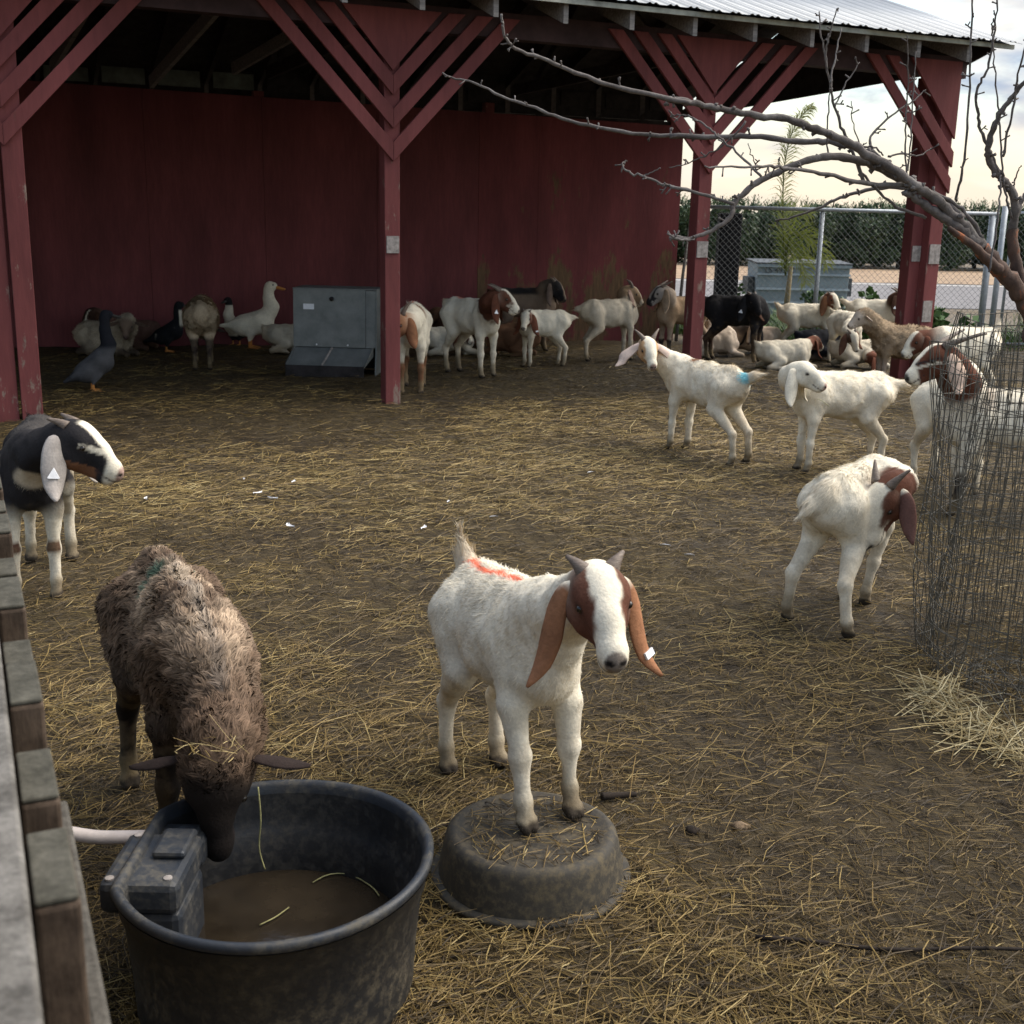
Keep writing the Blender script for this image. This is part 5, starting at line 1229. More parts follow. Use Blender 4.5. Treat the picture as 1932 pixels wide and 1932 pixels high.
# 3: black and white goat by the fence
def c3_(k):
    p, h, w, n = k['p'], k['h'], k['w'], k['n']
    c = np.tile(BLACK * 1.6, (len(p), 1)); white = WHITE * 0.85
    c = mc(c, white, sst(0.50 + 0.10 * (n - 0.5) - p[:, 2], 0, 0.05))
    c = mc(c, white, w['legs'] * sst(0.62 - p[:, 2], 0, 0.1))
    for (q, r) in (((0.44, 0.03, 0.80), 0.10), ((0.28, -0.2, 0.85), 0.07), ((-0.3, 0.16, 0.7), 0.12)): c = mc(c, CREAM * 0.8, sst(r - np.linalg.norm(p - np.array(q), axis=1) + (n - .5) * .1, 0, 0.03))
    for key in ('leg_fl', 'leg_fr'): c = mc(c, DBROWN * 1.5, w[key] * sst(0.045 - np.abs(p[:, 2] - 0.33), 0, 0.02) * sst(k['N'][:, 0], 0.2, 0.5))
    c = mc(c, GREY * 0.3, w['body'] * sst(p[:, 2], 0.85, 0.95) * 0.5)  # grey highlight of light painted along the top of the black back
    hx, hy, hz = h.T; wh = w['head']; c = mc(c, BLACK * 1.6, wh)
    c = mc(c, WHITE, wh * sst(0.040 - np.abs(hy), 0, 0.01) * (hz > -0.05) * sst(hx, 0.02, 0.06)); c = mc(c, WHITE * 0.9, wh * sst(hx, 0.235, 0.26))
    c = mc(c, RUST * 0.7, wh * (hz < -0.055) * sst(0.22 - hx, 0, 0.03) * sst(hx, -0.02, 0.02)); c = mc(c, WHITE, wh * sst(0.016 - np.abs(hz - 0.028 + 0.0 * hx), 0, 0.006) * (hx > 0.10) * (hx < 0.24) * (np.abs(hy) > .03) * 0.8)
    return c
c3_.nose = PINK * 0.8
make_beast('goat', 'black and white goat with grey lop ear and spotted knees standing beside the plank fence', 'goat', GW, (-2.06, 4.98, 0), -74, 0.69, PY(127, 832, 4.60), (0.93, -0.10, -0.34), c3_, hu=(0, 0, 1),
    legs={'fl': (0.06, 0.0, 0), 'fr': (0.05, -0.02, 0), 'hl': (-0.04, 0.03, 0), 'hr': (-0.08, -0.02, 0)}, ln=1.1, earcol=GREY * 1.35, ear_len=0.27, tail_len=0.12, hair=16000, hair_len=0.022, hair_w=0.0026, vox=0.014, head_s=1.28, eartag=2, tag_shape='tri', two=True, horns=0.7, hornlen=0.14, horn_dir=(-0.95, 0.12, 0.3))

# 4: white goat looking back, blue patch at the tail
f4 = white_coat(np.array([0.50, 0.30, 0.15]), 0.050, 0.0, 0.55, patches=(((0.14, 0.0, 0.97), 0.07, RUST), ((-0.49, 0, 0.90), 0.085, BLUE), ((-0.48, -0.06, 0.86), 0.075, BLUE)), noseC=np.array([0.22, 0.12, 0.10]))
make_beast('goat', 'white goat with small curved horns and blue paint on its tail looking at the camera', 'goat', GW, (1.315, 8.15, 0), 122, 0.66, PY(1221, 655, 8.30), (0.16, -0.88, -0.42), f4, hu=(0.0, -0.2, 1),
    legs={'fl': (0.04, 0, 0), 'fr': (0.0, 0.01, 0), 'hl': (-0.16, 0, 0), 'hr': (-0.10, -0.06, 0)}, ln=1.16, earcol=np.array([0.66, 0.52, 0.44]), ear_len=0.25, earspread=0.55, horns=1.0, hornlen=0.17, horn_dir=(-0.45, 0.45, 0.75), tail=(0.85, -0.40, 0.33), tail_len=0.25, hair=17000, hair_len=0.026, hair_w=0.0038, vox=0.014, two=True)

# 5: all-white goat, ears hanging, half-closed eyes
f5 = white_coat(None, stain=0.15, base=WHITE * 1.07, noseC=np.array([0.34, 0.17, 0.15]))
make_beast('goat', 'pure white hornless kid with long white ears and a pink nose, chewing a stem', 'goat', GW, (2.14, 7.72, 0), 192, 0.66, PY(1507, 702, 7.40), (0.80, -0.52, -0.22), f5, legs={'fl': (0.02, 0, 0), 'fr': (0.0, 0, 0)}, ln=1.1,
    earcol=WHITE * 0.95, ear_len=0.33, tail=(1, 0.05, -0.05), tail_len=0.22, hair=17000, hair_len=0.028, hair_w=0.0034, vox=0.014, two=True, horns=0, head_s=1.05)

# 6: white goat seen from behind, head turned back to its flank
f6 = white_coat(BROWN * 1.0, 0.046, 0.21, 0.35)
make_beast('goat', 'white goat seen from behind twisting its brown-and-white horned head back to its flank', 'goat', GW, (1.42, 4.78, 0), 52, 0.64, PY(1679, 930, 4.62), (-0.50, -0.30, -0.80), f6, hu=(-0.6, -0.45, 0.55),
    legs={'fl': (-0.07, -0.01, 0), 'fr': (-0.12, 0.05, 0), 'hl': (-0.04, 0.10, 0), 'hr': (-0.10, -0.13, 0)}, ln=1.06, earcol=lambda sd: (WHITE * 0.85, np.array([0.15, 0.075, 0.060])), ear_len=0.23, ear_w=0.80, horns=1.0, hornlen=0.14, horn_dir=(-0.75, 0.45, 0.35), tail=(-0.75, -0.3, -0.65), tail_len=0.20, hair=26000, hair_len=0.024, hair_w=0.0024, vox=0.0125, two=True, neck_r=0.95, head_s=1.25)

# 7: big horned goat behind the wire cage
def c7_(k):
    p, h, w, n = k['p'], k['h'], k['w'], k['n']
    c = np.tile(WHITE * 0.92, (len(p), 1)) * (0.9 + 0.2 * n)[:, None]
    j = k['n2'] - 0.5; dh = np.linalg.norm(h, axis=1)
    c = mc(c, BROWN * 1.0, (w['neck'] + w['head']) * sst(0.40 - dh + (n - 0.5) * 0.2, 0, 0.05))
    c = mc(c, BROWN * 1.2, w['body'] * sst(p[:, 0], 0.12, 0.2) * sst(p[:, 2], 0.84, 0.88) * 0.7)
    hx, hy, hz = h.T; wh = w['head']
    c = mc(c, WHITE, wh * sst(0.030 - np.abs(hy), 0, 0.01) * (hz > -0.06)); c = mc(c, WHITE, wh * sst(hx, 0.22, 0.25)); c = mc(c, BLACK * 2, wh * sst(0.012 - np.abs(hz - 0.03), 0, 0.01) * (hx > 0.05) * (hx < .26) * (np.abs(hy) > .02))
    c = mc(c, WHITE, wh * sst(0.012 - np.abs(hz - 0.005), 0, 0.008) * (hx > 0.06) * (hx < .25) * (np.abs(hy) > .02))
    c = mc(c, BLACK * 1.5, w['leg_fl'] * sst(0.40 - p[:, 2], 0, 0.06))
    return c
c7_.nose = BLACK * 2
make_beast('goat', 'big white goat with brown neck, striped face and long swept-back horns behind the wire cage', 'goat', GW, (2.80, 6.55, 0), 176, 0.72, PY(1778, 676, 6.45), (-0.93, -0.15, -0.32), c7_, ln=1.22, legs={'fl': (0.05, 0, 0), 'fr': (-0.04, 0, 0)},
    earcol=np.array([0.62, 0.45, 0.34]), ear_len=0.28, earspread=0.5, horns=1.3, hornlen=0.24, horn_dir=(-0.9, 0.25, 0.30), tail_len=0.16, hair=12000, hair_len=0.03, hair_w=0.0035, vox=0.015)
# 8: goat behind it, looking right
f8 = white_coat(DBROWN * 1.8, 0.05, 0.30, 0.4, noseC=BLACK * 2)
make_beast('goat', 'white-muzzled dark-eared goat looking right behind the striped goat in the cage', 'goat', GW, (2.72, 7.25, 0), -80, 0.66, PY(1808, 700, 6.95), (0.88, -0.25, -0.38), f8, earcol=DBROWN * 1.6, ear_len=0.30, hair=5000, hair_len=0.028, hair_w=0.0045, vox=0.018, horns=0)
# 9: white goat, tail up
f9 = white_coat(BROWN, 0.04, 0.3, 0.4, patches=(((-0.54, 0, 0.98), 0.06, BROWN * 1.5),))
p9 = gr(1800, 768)
make_beast('goat', 'white goat with raised brown-edged tail walking left behind the sheep', 'goat', GW, p9, 200, 0.72, PY(1738, 640, p9[1] - 0.1), (-0.85, -0.2, -0.5), f9, tail=(0.1, 0, 1), tail_len=0.22, earcol=BROWN * 1.2, hair=5000, hair_len=0.028, hair_w=0.006, vox=0.02, horns=0, legs={'fr': (0.12, 0, 0)})

# sheep 2: tan ewe
def tan_wool(face, c0, legc, dark=0.0):
    def f(k):
        p, h, w, n = k['p'], k['h'], k['w'], k['n']
        c = np.tile(c0, (len(p), 1)) * (0.75 + 0.5 * n)[:, None]; c = mc(c, c0 * 0.55, sst(k['n2'], 0.55, 0.75) * 0.5)
        c = mc(c, face, w['head'] * sst(h[:, 0] - h[:, 2] * 0.5, -0.03, 0.05)); c = mc(c, legc, w['legs'] * sst(0.50 - p[:, 2], 0, 0.06)); return c
    f.nose = np.array([0.14, 0.09, 0.08]); f.tip = 1.2; return f
make_beast('sheep', 'tan woolly sheep with bare cream face standing side-on facing left', 'sheep', SH, (3.95, 12.15, 0), 186, 0.60, PY(1629, 600, 12.0), (-0.93, -0.12, -0.30), tan_wool(np.array([0.62, 0.52, 0.42]), np.array([0.37, 0.275, 0.18]), np.array([0.33, 0.26, 0.2])), sheep=True, ear='side', ear_len=0.18, earcol=np.array([0.6, 0.48, 0.38]), tail=(1, 0, -0.6), tail_len=0.14, hair=15000, hair_w=0.010, vox=0.02, wool_len=0.03, head_s=1.05)

# 10..13 the group by the fence
f10 = white_coat(DBROWN * 2, 0.06, 0.0, 0.35)
make_beast('goat', 'white goat facing the camera with its head hanging low beside the tan sheep', 'goat', GW, gr(1590, 690), -82, 0.62, PY(1606, 632, 13.15), (0.35, -0.45, -0.82), f10, earcol=DBROWN * 2.5, hu=(0, -0.8, 0.6), hair=5000, hair_len=0.024, hair_w=0.006, vox=0.02, horns=0.8, hornlen=0.12)
f11 = white_coat(BROWN * 1.5, 0.045, 0.16, 0.75, base=WHITE * 0.86)
make_beast('goat', 'off-white goat with rust-brown ears standing side-on right of the black goat', 'goat', GW, (3.62, 14.75, 0), -4, 0.64, PY(1566, 563, 14.3), (0.45, -0.72, -0.40), f11, earcol=RUST * 0.9, ear_len=0.32, hair=7000, hair_len=0.022, hair_w=0.007, vox=0.018, ln=1.16, horns=0.6, hornlen=0.12)
f12 = white_coat(DBROWN * 1.7, 0.035, 0.42, 0.6, base=WHITE * 0.95, patches=(((0.22, 0.05, 0.95), 0.08, DBROWN * 1.5),))
make_beast('goat', 'white goat with dark brown head and neck and a white blaze, near the right post', 'goat', GW, (4.62, 15.2, 0), -14, 0.68, PY(1694, 562, 15.0), (0.78, -0.48, -0.32), f12, earcol=DBROWN * 1.5, ear_len=0.32, hair=6000, hair_len=0.022, hair_w=0.007, vox=0.018, ln=1.15, horns=1.2, hornlen=0.16, eartag=2, tag_shape='tri', tail=(-1, 0, 0.6), tail_len=0.22)
def c13(k):
    p, h, w, n = k['p'], k['h'], k['w'], k['n']; c = np.tile(BLACK * 1.1, (len(p), 1)) * (0.8 + 0.6 * n)[:, None]
    c = mc(c, DBROWN * 0.8, w['legs'] * sst(0.5 - p[:, 2], 0, 0.15) * 0.9); return mc(c, BROWN * 0.5, sst(p[:, 0], 0.34, 0.42) * sst(0.66 - p[:, 2], 0, 0.1) * 0.8)
c13.nose = BLACK
make_beast('goat', 'black goat with dark brown legs and a white ear tag beside the third barn post', 'goat', GW, gr(1386, 682), -28, 0.76, PY(1417, 566, 13.7), (0.36, -0.82, -0.42), c13, earcol=lambda sd: BLACK * 1.5 if sd < 0 else DBROWN * 1.5, ear_len=0.32, hair=6000, hair_len=0.020, hair_w=0.006, vox=0.018, horns=0.6, hornlen=0.12, eartag=2, tag_shape='tri', tail_len=0.12)
# 14..17 lying by the fence
f14 = white_coat(BROWN * 1.2, 0.02, 0.25, 0.6, base=WHITE * 0.9)
make_beast('goat', 'cream-white goat with brown head lying down in front of the fence group', 'goat', GL, gr(1478, 697), 14, 0.62, PY(1533, 645, 13.55), (0.75, 0.55, -0.2), f14, lying=True, earcol=BROWN * 1.2, hair=6000, hair_len=0.025, hair_w=0.006, vox=0.02, horns=0, tail_len=0.1)
def cb(k): return np.tile(np.array([0.010, 0.011, 0.016]), (len(k['p']), 1)) * (0.8 + 0.5 * k['n'])[:, None]
make_beast('goat', 'black goat lying down between the white goats by the fence', 'goat', GL, gr(1556, 680), 12, 0.70, PY(1590, 626, 14.9), (0.6, 0.6, -0.2), cb, lying=True, earcol=BLACK * 1.4, hair=4000, hair_len=0.02, hair_w=0.007, vox=0.022, horns=0, tail_len=0.1)
f16 = white_coat(None, stain=0.8, base=np.array([0.55, 0.42, 0.31]))
def c16(k):
    c = f16(k); h, w = k['h'], k['w']; c = mc(c, BLACK * 1.5, w['head'] * sst(np.abs(h[:, 1]), 0.028, 0.04)); return mc(c, BLACK * 1.5, w['neck'] * 0.9 * (h[:, 0] > -0.2))
make_beast('goat', 'pale goat with black-and-white face lying down behind the black goat', 'goat', GL, (2.92, 14.85, 0), 175, 0.66, PY(1424, 622, 14.6), (-0.55, -0.5, -0.68), c16, lying=True, hu=(-0.5, -0.3, 0.8), earcol=BLACK * 1.5, hair=4500, hair_len=0.022, hair_w=0.006, vox=0.02, horns=0, tail_len=0.1)
f16b = white_coat(None, stain=0.7, base=np.array([0.66, 0.55, 0.44]))
make_beast('goat', 'pale pinkish-white goat lying down just right of the third barn post', 'goat', GL, (2.42, 14.5, 0), 0, 0.62, PY(1341, 610, 14.6), (-0.2, -0.75, -0.6), f16b, lying=True, earcol=WHITE * 0.7, hair=4500, hair_len=0.022, hair_w=0.006, vox=0.02, horns=0.8, tail_len=0.1)
f17 = white_coat(BROWN * 1.1, 0.0, 0.2, 0.8, base=WHITE * 0.84)
make_beast('goat', 'cream goat lying down under the tan sheep with its brown head on the straw', 'goat', GL, gr(1617, 693), 8, 0.60, PY(1650, 678, 13.45), (0.6, -0.2, -0.5), f17, lying=True, earcol=BROWN * 1.2, hair=5000, hair_len=0.024, hair_w=0.006, vox=0.02, horns=0, tail_len=0.1)

# 18: tan goat behind the third post
def c18(k):
    p, h, w, n = k['p'], k['h'], k['w'], k['n']; c = np.tile(TAN * 1.05, (len(p), 1)) * (0.75 + 0.5 * n)[:, None]
    c = mc(c, np.array([0.45, 0.36, 0.28]), np.clip(w['neck'] + w['legs'] * 0.8, 0, 1) * 0.8); c = mc(c, BLACK * 2, w['body'] * (p[:, 2] > 0.93) * sst(0.05 - np.abs(p[:, 1]), 0, 0.03) * 0.7)
    for q in ('leg_fl', 'leg_fr', 'leg_hl', 'leg_hr'): c = mc(c, BLACK * 1.5, w[q] * sst(0.33 - p[:, 2] + 0.1 * (n - .5), 0, 0.03))
    hx, hy, hz = h.T; c = mc(c, GREY, w['head']); c = mc(c, BLACK * 1.5, w['head'] * sst(0.014 - np.abs(np.abs(hy) - 0.045), 0, 0.008) * (hz > -0.05)); return mc(c, BLACK * 1.5, w['head'] * sst(hx, 0.24, 0.27))
c18.nose = BLACK * 1.5
make_beast('goat', 'tan goat with black face stripes and black shins standing half behind the third barn post', 'goat', GW, (2.0, 14.35, 0), 208, 0.72, PY(1250, 551, 14.05), (-0.88, -0.22, -0.42), c18, earcol=np.array([0.30, 0.22, 0.15]), ear_len=0.34, hair=6000, hair_len=0.02, hair_w=0.006, vox=0.018, horns=1.2, hornlen=0.16, horn_dir=(-0.9, 0.2, 0.35), tail_len=0.12)
# 19: cream goat seen from behind by the scuffed wall
f19 = white_coat(TAN * 0.9, 0.02, 0.42, 0.95, base=np.array([0.60, 0.52, 0.40]))
make_beast('goat', 'cream horned goat with tan head seen from behind, looking right by the wall', 'goat', GW, gr(1150, 680), 24, 0.70, PY(1187, 551, 14.15), (0.86, 0.05, -0.50), f19, earcol=np.array([0.33, 0.22, 0.17]), ear_len=0.32, earspread=0.8, hair=7000, hair_len=0.024, hair_w=0.006, vox=0.018, horns=1.1, hornlen=0.17, horn_dir=(-0.5, 0.4, 0.75), tail=(-1, 0.1, -0.35), tail_len=0.18, legs={'hr': (-0.08, 0, 0), 'hl': (0.05, 0, 0)}, ln=1.08)
# 20: black-backed goat against the wall
def c20(k):
    p, h, w, n = k['p'], k['h'], k['w'], k['n']; c = np.tile(np.array([0.20, 0.145, 0.105]), (len(p), 1)) * (0.75 + 0.5 * n)[:, None]
    c = mc(c, BLACK * 1.5, w['body'] * sst(p[:, 2] + 0.05 * (n - .5), 0.90, 0.95)); c = mc(c, DBROWN, sst(-p[:, 0], 0.25, 0.4)); c = mc(c, BLACK * 1.5, w['head'] * sst(np.abs(h[:, 1]) - h[:, 0] * 0.1, 0.0, 0.01)); return c
c20.nose = BLACK * 1.5
make_beast('goat', 'grey-brown goat with black back and face standing against the wall', 'goat', GW, (0.10, 14.7, 0), 4, 0.76, PY(1042, 540, 14.6), (0.78, -0.25, -0.55), c20, earcol=np.array([0.14, 0.10, 0.08]), ear_len=0.30, hair=5000, hair_len=0.022, hair_w=0.006, vox=0.02, horns=0.8, hornlen=0.13, tail_len=0.12)
# 21: kid with brown ears
f21 = white_coat(BROWN * 1.4, 0.055, 0.0, 0.55, base=WHITE * 0.95)
make_beast('goat', 'small white kid with brown ears facing the camera in the middle of the barn', 'goat', GW, gr(1022, 693), 206, 0.62, PY(994, 598, 12.75), (-0.22, -0.86, -0.42), f21, earcol=BROWN * 1.3, ear_len=0.32, hair=7000, hair_len=0.022, hair_w=0.005, vox=0.018, horns=0.7, hornlen=0.13, tail=(1, 0.1, -0.1), tail_len=0.18, eartag=1, ln=1.0)
# 22: brown-headed white goat
f22 = white_coat(BROWN * 0.95, 0.036, 0.40, 0.35, base=WHITE * 0.95, patches=(((0.24, 0.0, 0.95), 0.11, BROWN * 0.9),))
make_beast('goat', 'white goat with brown head and neck, white blaze, looking right behind the middle post', 'goat', GW, gr(890, 708), -46, 0.78, PY(940, 561, 11.75), (0.92, -0.12, -0.36), add_mark(f22, [([(-0.35, 0.02, 0), (-0.15, 0.0, 0)], 0.035, ORANGE * 0.8, 0.7)]), earcol=BROWN * 0.9, ear_len=0.32, hair=8000, hair_len=0.022, hair_w=0.005, vox=0.017, horns=1.1, hornlen=0.16, horn_dir=(-0.9, 0.2, 0.35), eartag=2, tag_shape='tri', tail_len=0.1, ln=1.0)
# 23: behind the middle post
def f23(k):
    c = white_coat(RUST * 0.9, 0.030, 0.12, 0.4, base=WHITE * 0.92)(k); p, w, n = k['p'], k['w'], k['n']
    c = mc(c, RUST * 0.75, w['legs'] * sst(0.40 + 0.06 * (n - .5) - p[:, 2], 0, 0.04)); return mc(c, RUST * 0.8, w['body'] * sst(0.06 - np.abs(p[:, 0] - 0.02), 0, 0.03) * (p[:, 2] > 0.86) * sst(0.2 - p[:, 1], 0, 0.1))
make_beast('goat', 'white goat with rust-brown lower legs and ear standing half behind the middle post', 'goat', GW, gr(778, 738), -88, 0.80, PY(758, 607, 10.45), (-0.50, -0.72, -0.48), add_mark(f23, [([(-0.42, -0.03, 0), (-0.2, -0.02, 0)], 0.03, ORANGE * 0.8, 0.8)]), earcol=RUST * 0.9, ear_len=0.28, hair=9000, hair_len=0.028, hair_w=0.0045, vox=0.017, horns=1.2, hornlen=0.18, horn_dir=(-0.4, 0.25, 0.85), tail_len=0.12, ln=1.02, thin=0.92)
# 24, 25: lying by the wall
f24 = white_coat(BROWN, 0.03, 0.2, 0.3, base=WHITE * 0.9)
make_beast('goat', 'white goat with red smudge lying down against the wall behind the middle post', 'goat', GL, (-0.80, 14.1, 0), 14, 0.62, PY(868, 628, 13.95), (0.8, -0.4, -0.4), add_mark(f24, [([(-0.4, 0.0, 0), (-0.2, -0.1, 0)], 0.05, ORANGE * 0.7, 0.7)]), lying=True, earcol=BROWN, hair=5000, hair_len=0.022, hair_w=0.006, vox=0.02, horns=0, tail_len=0.1)
def c25(k): return np.tile(np.array([0.17, 0.085, 0.045]), (len(k['p']), 1)) * (0.7 + 0.6 * k['n'])[:, None]
make_beast('goat', 'reddish-brown goat lying down behind the small kid', 'goat', GL, (-0.05, 14.1, 0), 160, 0.62, PY(985, 618, 14.15), (0.5, -0.6, -0.6), c25, lying=True, earcol=BROWN, hair=4000, hair_len=0.02, hair_w=0.006, vox=0.022, horns=0, tail_len=0.1)
make_beast('goat', 'dark reddish goat lying against the wall left of the brown-headed white goat', 'goat', GL, (-0.75, 15.0, 0), 180, 0.66, PY(826, 590, 14.85), (-0.8, -0.4, -0.4), lambda k: c25(k) * 0.5, lying=True, earcol=DBROWN, hair=3000, hair_len=0.02, hair_w=0.006, vox=0.024, horns=0, tail_len=0.1)
# sheep at the left
dk = np.array([0.045, 0.032, 0.026])
make_beast('sheep', 'cream woolly sheep with dark legs seen from behind against the wall', 'sheep', SH, (-3.29, 12.45, 0), 103, 0.70, PY(388, 622, 13.0), (0.1, 0.75, -0.65), tan_wool(dk * 1.4, np.array([0.47, 0.37, 0.25]), dk), sheep=True, ear='side', ear_len=0.2, earcol=dk * 1.5, tail=(0, -0.5, -1), tail_len=0.10, hair=14000, hair_w=0.009, vox=0.02, wool_len=0.03)
make_beast('sheep', 'cream woolly sheep with brown face lying down at the far left', 'sheep', 'sheep', (-4.62, 13.35, 0), -22, 0.66, PY(239, 612, 12.95), (0.18, -0.86, -0.44), tan_wool(np.array([0.20, 0.14, 0.10]), np.array([0.46, 0.39, 0.29]), dk), lying=True, sheep=True, ear='side', ear_len=0.22, earcol=np.array([0.19, 0.13, 0.10]), tail_len=0.0, hair=14000, hair_w=0.009, vox=0.02, wool_len=0.03)
def c26(k):
    p, h, w, n = k['p'], k['h'], k['w'], k['n']; c = np.tile(np.array([0.14, 0.075, 0.055]), (len(p), 1)) * (0.75 + 0.5 * n)[:, None]
    hy = h[:, 1]; c = mc(c, DBROWN * 0.6, w['head']); c = mc(c, WHITE * 0.75, w['head'] * sst(0.010 - np.abs(np.abs(hy) - 0.045), 0, 0.006) * (h[:, 0] > 0.02) * (h[:, 2] > -0.05)); return mc(c, CREAM * 0.9, w['head'] * sst(h[:, 0], 0.26, 0.28))
c26.nose = DBROWN
make_beast('goat', 'brown goat with white face stripes lying behind the far-left sheep', 'goat', GL, (-4.55, 13.95, 0), 176, 0.66, PY(176, 592, 13.75), (-0.55, -0.62, -0.55), c26, lying=True, earcol=DBROWN, hair=4000, hair_len=0.02, hair_w=0.006, vox=0.02, horns=0, tail_len=0.1)
f28 = white_coat(None, stain=0.9, base=WHITE * 0.66)
make_beast('goat', 'dusty white goat lying curled behind the left side of the feeder', 'goat', GL, (-2.62, 14.0, 0), 6, 0.62, PY(590, 640, 14.0), (0.7, -0.5, -0.4), f28, lying=True, earcol=WHITE * 0.5, hair=5000, hair_len=0.028, hair_w=0.006, vox=0.02, horns=0, tail_len=0.1)

# ---- ducks
M_BILL = plain('duck_bill', (0.48, 0.20, 0.05), 0.45, 60, 0.2)
M_BILLD = plain('dark_bill', (0.05, 0.045, 0.04), 0.45, 60, 0.2)
def make_duck(label, at, heading, s, upright, neck, bill, legc, paint, group='ducks by the back wall', sit=0.0):
    """s: body length; upright: tilt of the body in degrees; neck: height of the head above the breast in body lengths"""
    t = thing('duck', label, 'duck', at, R(heading), group); B = Body()
    cu, su = math.cos(R(upright)), math.sin(R(upright)); z0 = (0.40 - sit) * s
    X = lambda x, y, z: np.array([x * cu - z * su, y, x * su + z * cu]) * s + np.array([0, 0, z0])
    M = np.array([[cu, 0, su], [0, 1, 0], [-su, 0, cu]])
    B.cap(X(0.16, 0, 0), X(-0.14, 0, 0.01), 0.205 * s, 0.185 * s, 0.1 * s, 'body', M, (1, 0.86, 1)); B.cap(X(-0.14, 0, 0.03), X(-0.52, 0, 0.10), 0.16 * s, 0.035 * s, 0.08 * s, 'rear', M, (1, 1.0, 0.8))
    for sd in (-1, 1): B.cap(X(0.12, sd * 0.13, 0.05), X(-0.36, sd * 0.07, 0.10), 0.105 * s, 0.03 * s, 0.03 * s, 'wing', M, (1, 0.6, 1))
    nb = X(0.24, 0, 0.08); hd_ = np.array([nb[0] + (0.10 - 0.0) * s, 0, nb[2] + neck * s])
    P = spline([nb, nb + np.array([0.12, 0, 0.14]) * s, (nb + hd_) / 2 + np.array([0.02, 0, 0.0]) * s, hd_ + np.array([-0.03, 0, -0.05]) * s, hd_], 8)
    for i in range(7): B.cap(P[i], P[i + 1], (0.135 - 0.011 * i) * s * 0.95, (0.135 - 0.011 * (i + 1)) * s * 0.95, 0.05 * s, 'neck')
    B.cap(hd_, hd_ + np.array([0.05, 0, 0.0]) * s, 0.085 * s, 0.068 * s, 0.03 * s, 'head')
    for sd in (-1, 1): B.cap(X(-0.05, sd * 0.09, -0.12), np.array([X(-0.05, 0, 0)[0] + 0.0, sd * 0.10 * s, 0.13 * s]), 0.075 * s, 0.025 * s, 0.04 * s, 'body')
    V, Q = B.mesh(0.02 * s); V = relax(V, Q, 2); Nn = vnormals(V, Q); tg = B.tags(V); names = sorted(tg)
    D = np.stack([tg[k] for k in names], 1); W = np.exp(-np.clip(D, -0.05 * s, 1) / (0.015 * s)); W /= W.sum(1, keepdims=True); w = {k: W[:, i] for i, k in enumerate(names)}
    q = (V - np.array([0, 0, z0])) / s; q = np.stack([q[:, 0] * cu + q[:, 2] * su, q[:, 1], -q[:, 0] * su + q[:, 2] * cu], 1)
    C = paint(q, w, fbm(V, 14, 3), (V[:, 2] - P[0][2]) / max(hd_[2] - P[0][2], 1e-3), V / s); C = np.clip(C * (0.85 + 0.3 * fbm(V * np.array([1, 1, 3]), 40, 5))[:, None], 0, 1)
    big_mesh('body', V, Q, M_COAT, t, col=C)
    bp = hd_ + np.array([0.09, 0, -0.012]) * s
    bb = Body(); bb.cap(bp, bp + np.array([0.13, 0, -0.035]) * s, 0.038 * s, 0.030 * s, 0.01, 'b', np.eye(3), (1, 1.15, 0.62)); bb.cap(bp + np.array([0, 0, -0.02]) * s, bp + np.array([0.115, 0, -0.05]) * s, 0.03 * s, 0.022 * s, 0.005, 'b', np.eye(3), (1, 1.1, 0.4))
    v, f = bb.mesh(0.009 * s); big_mesh('bill', v, f, bill, t)
    for sd in (-1, 1):
        e = B.surf(hd_ + np.array([0.045, 0, 0.022]) * s, (0.1, sd, 0), 0.2 * s); m_ = MB().lathe([(0.0001, -1), (0.7, -0.7), (1, 0), (0.7, 0.7), (0.0001, 1)], 8); m_.v = [tuple(e + np.array(x) * 0.014 * s) for x in m_.v]; m_.build('eye', M_EYE, t, smooth=True)
        if sit < 0.2:
            a = np.array([X(-0.05, 0, 0)[0], sd * 0.10 * s, 0.15 * s]); ml = MB().tube([a, a * np.array([1, 1, 0.1]) + np.array([0, 0, 0.0]), ], 0.018 * s, 6)
            fx, fy = a[0], a[1]; ml.add([(fx - 0.04 * s, fy, 0.012 * s), (fx + 0.14 * s, fy - 0.07 * s, 0.004), (fx + 0.17 * s, fy, 0.006), (fx + 0.14 * s, fy + 0.07 * s, 0.004), (fx, fy, 0.05 * s)], [(0, 1, 4), (1, 2, 4), (2, 3, 4), (3, 0, 4), (3, 2, 1, 0)]); ml.build('leg', legc, t, smooth=False)
    return t
def pgrey(q, w, n, zt, v): 
    c = np.tile(np.array([0.085, 0.085, 0.09]), (len(q), 1)) * (0.6 + 0.6 * n)[:, None]; c = mc(c, BLACK * 2, sst(w['rear'] + 0.0, 0.4, 0.8) * 0.6); c = mc(c, np.array([0.016, 0.017, 0.022]), (w['neck'] + w['head']) * sst(zt, 0.12, 0.25)); return mc(c, WHITE * 0.6, w['neck'] * sst(0.06 - np.abs(zt - 0.30), 0, 0.03) * (v[:, 0] > 0.50) * 0.5)
def pmusc(q, w, n, zt, v):
    c = np.tile(np.array([0.012, 0.013, 0.016]), (len(q), 1)); c = mc(c, WHITE * 0.8, w['neck'] * sst(zt, -0.2, 0.1) * sst(0.80 - zt, 0, 0.1) * (v[:, 0] > 0.26)); return mc(c, WHITE * 0.75, w['wing'] * sst(n, 0.62, 0.68) * 0.9)
def pwhite(q, w, n, zt, v): return np.tile(WHITE * 0.95, (len(q), 1)) * (0.9 + 0.15 * n)[:, None]
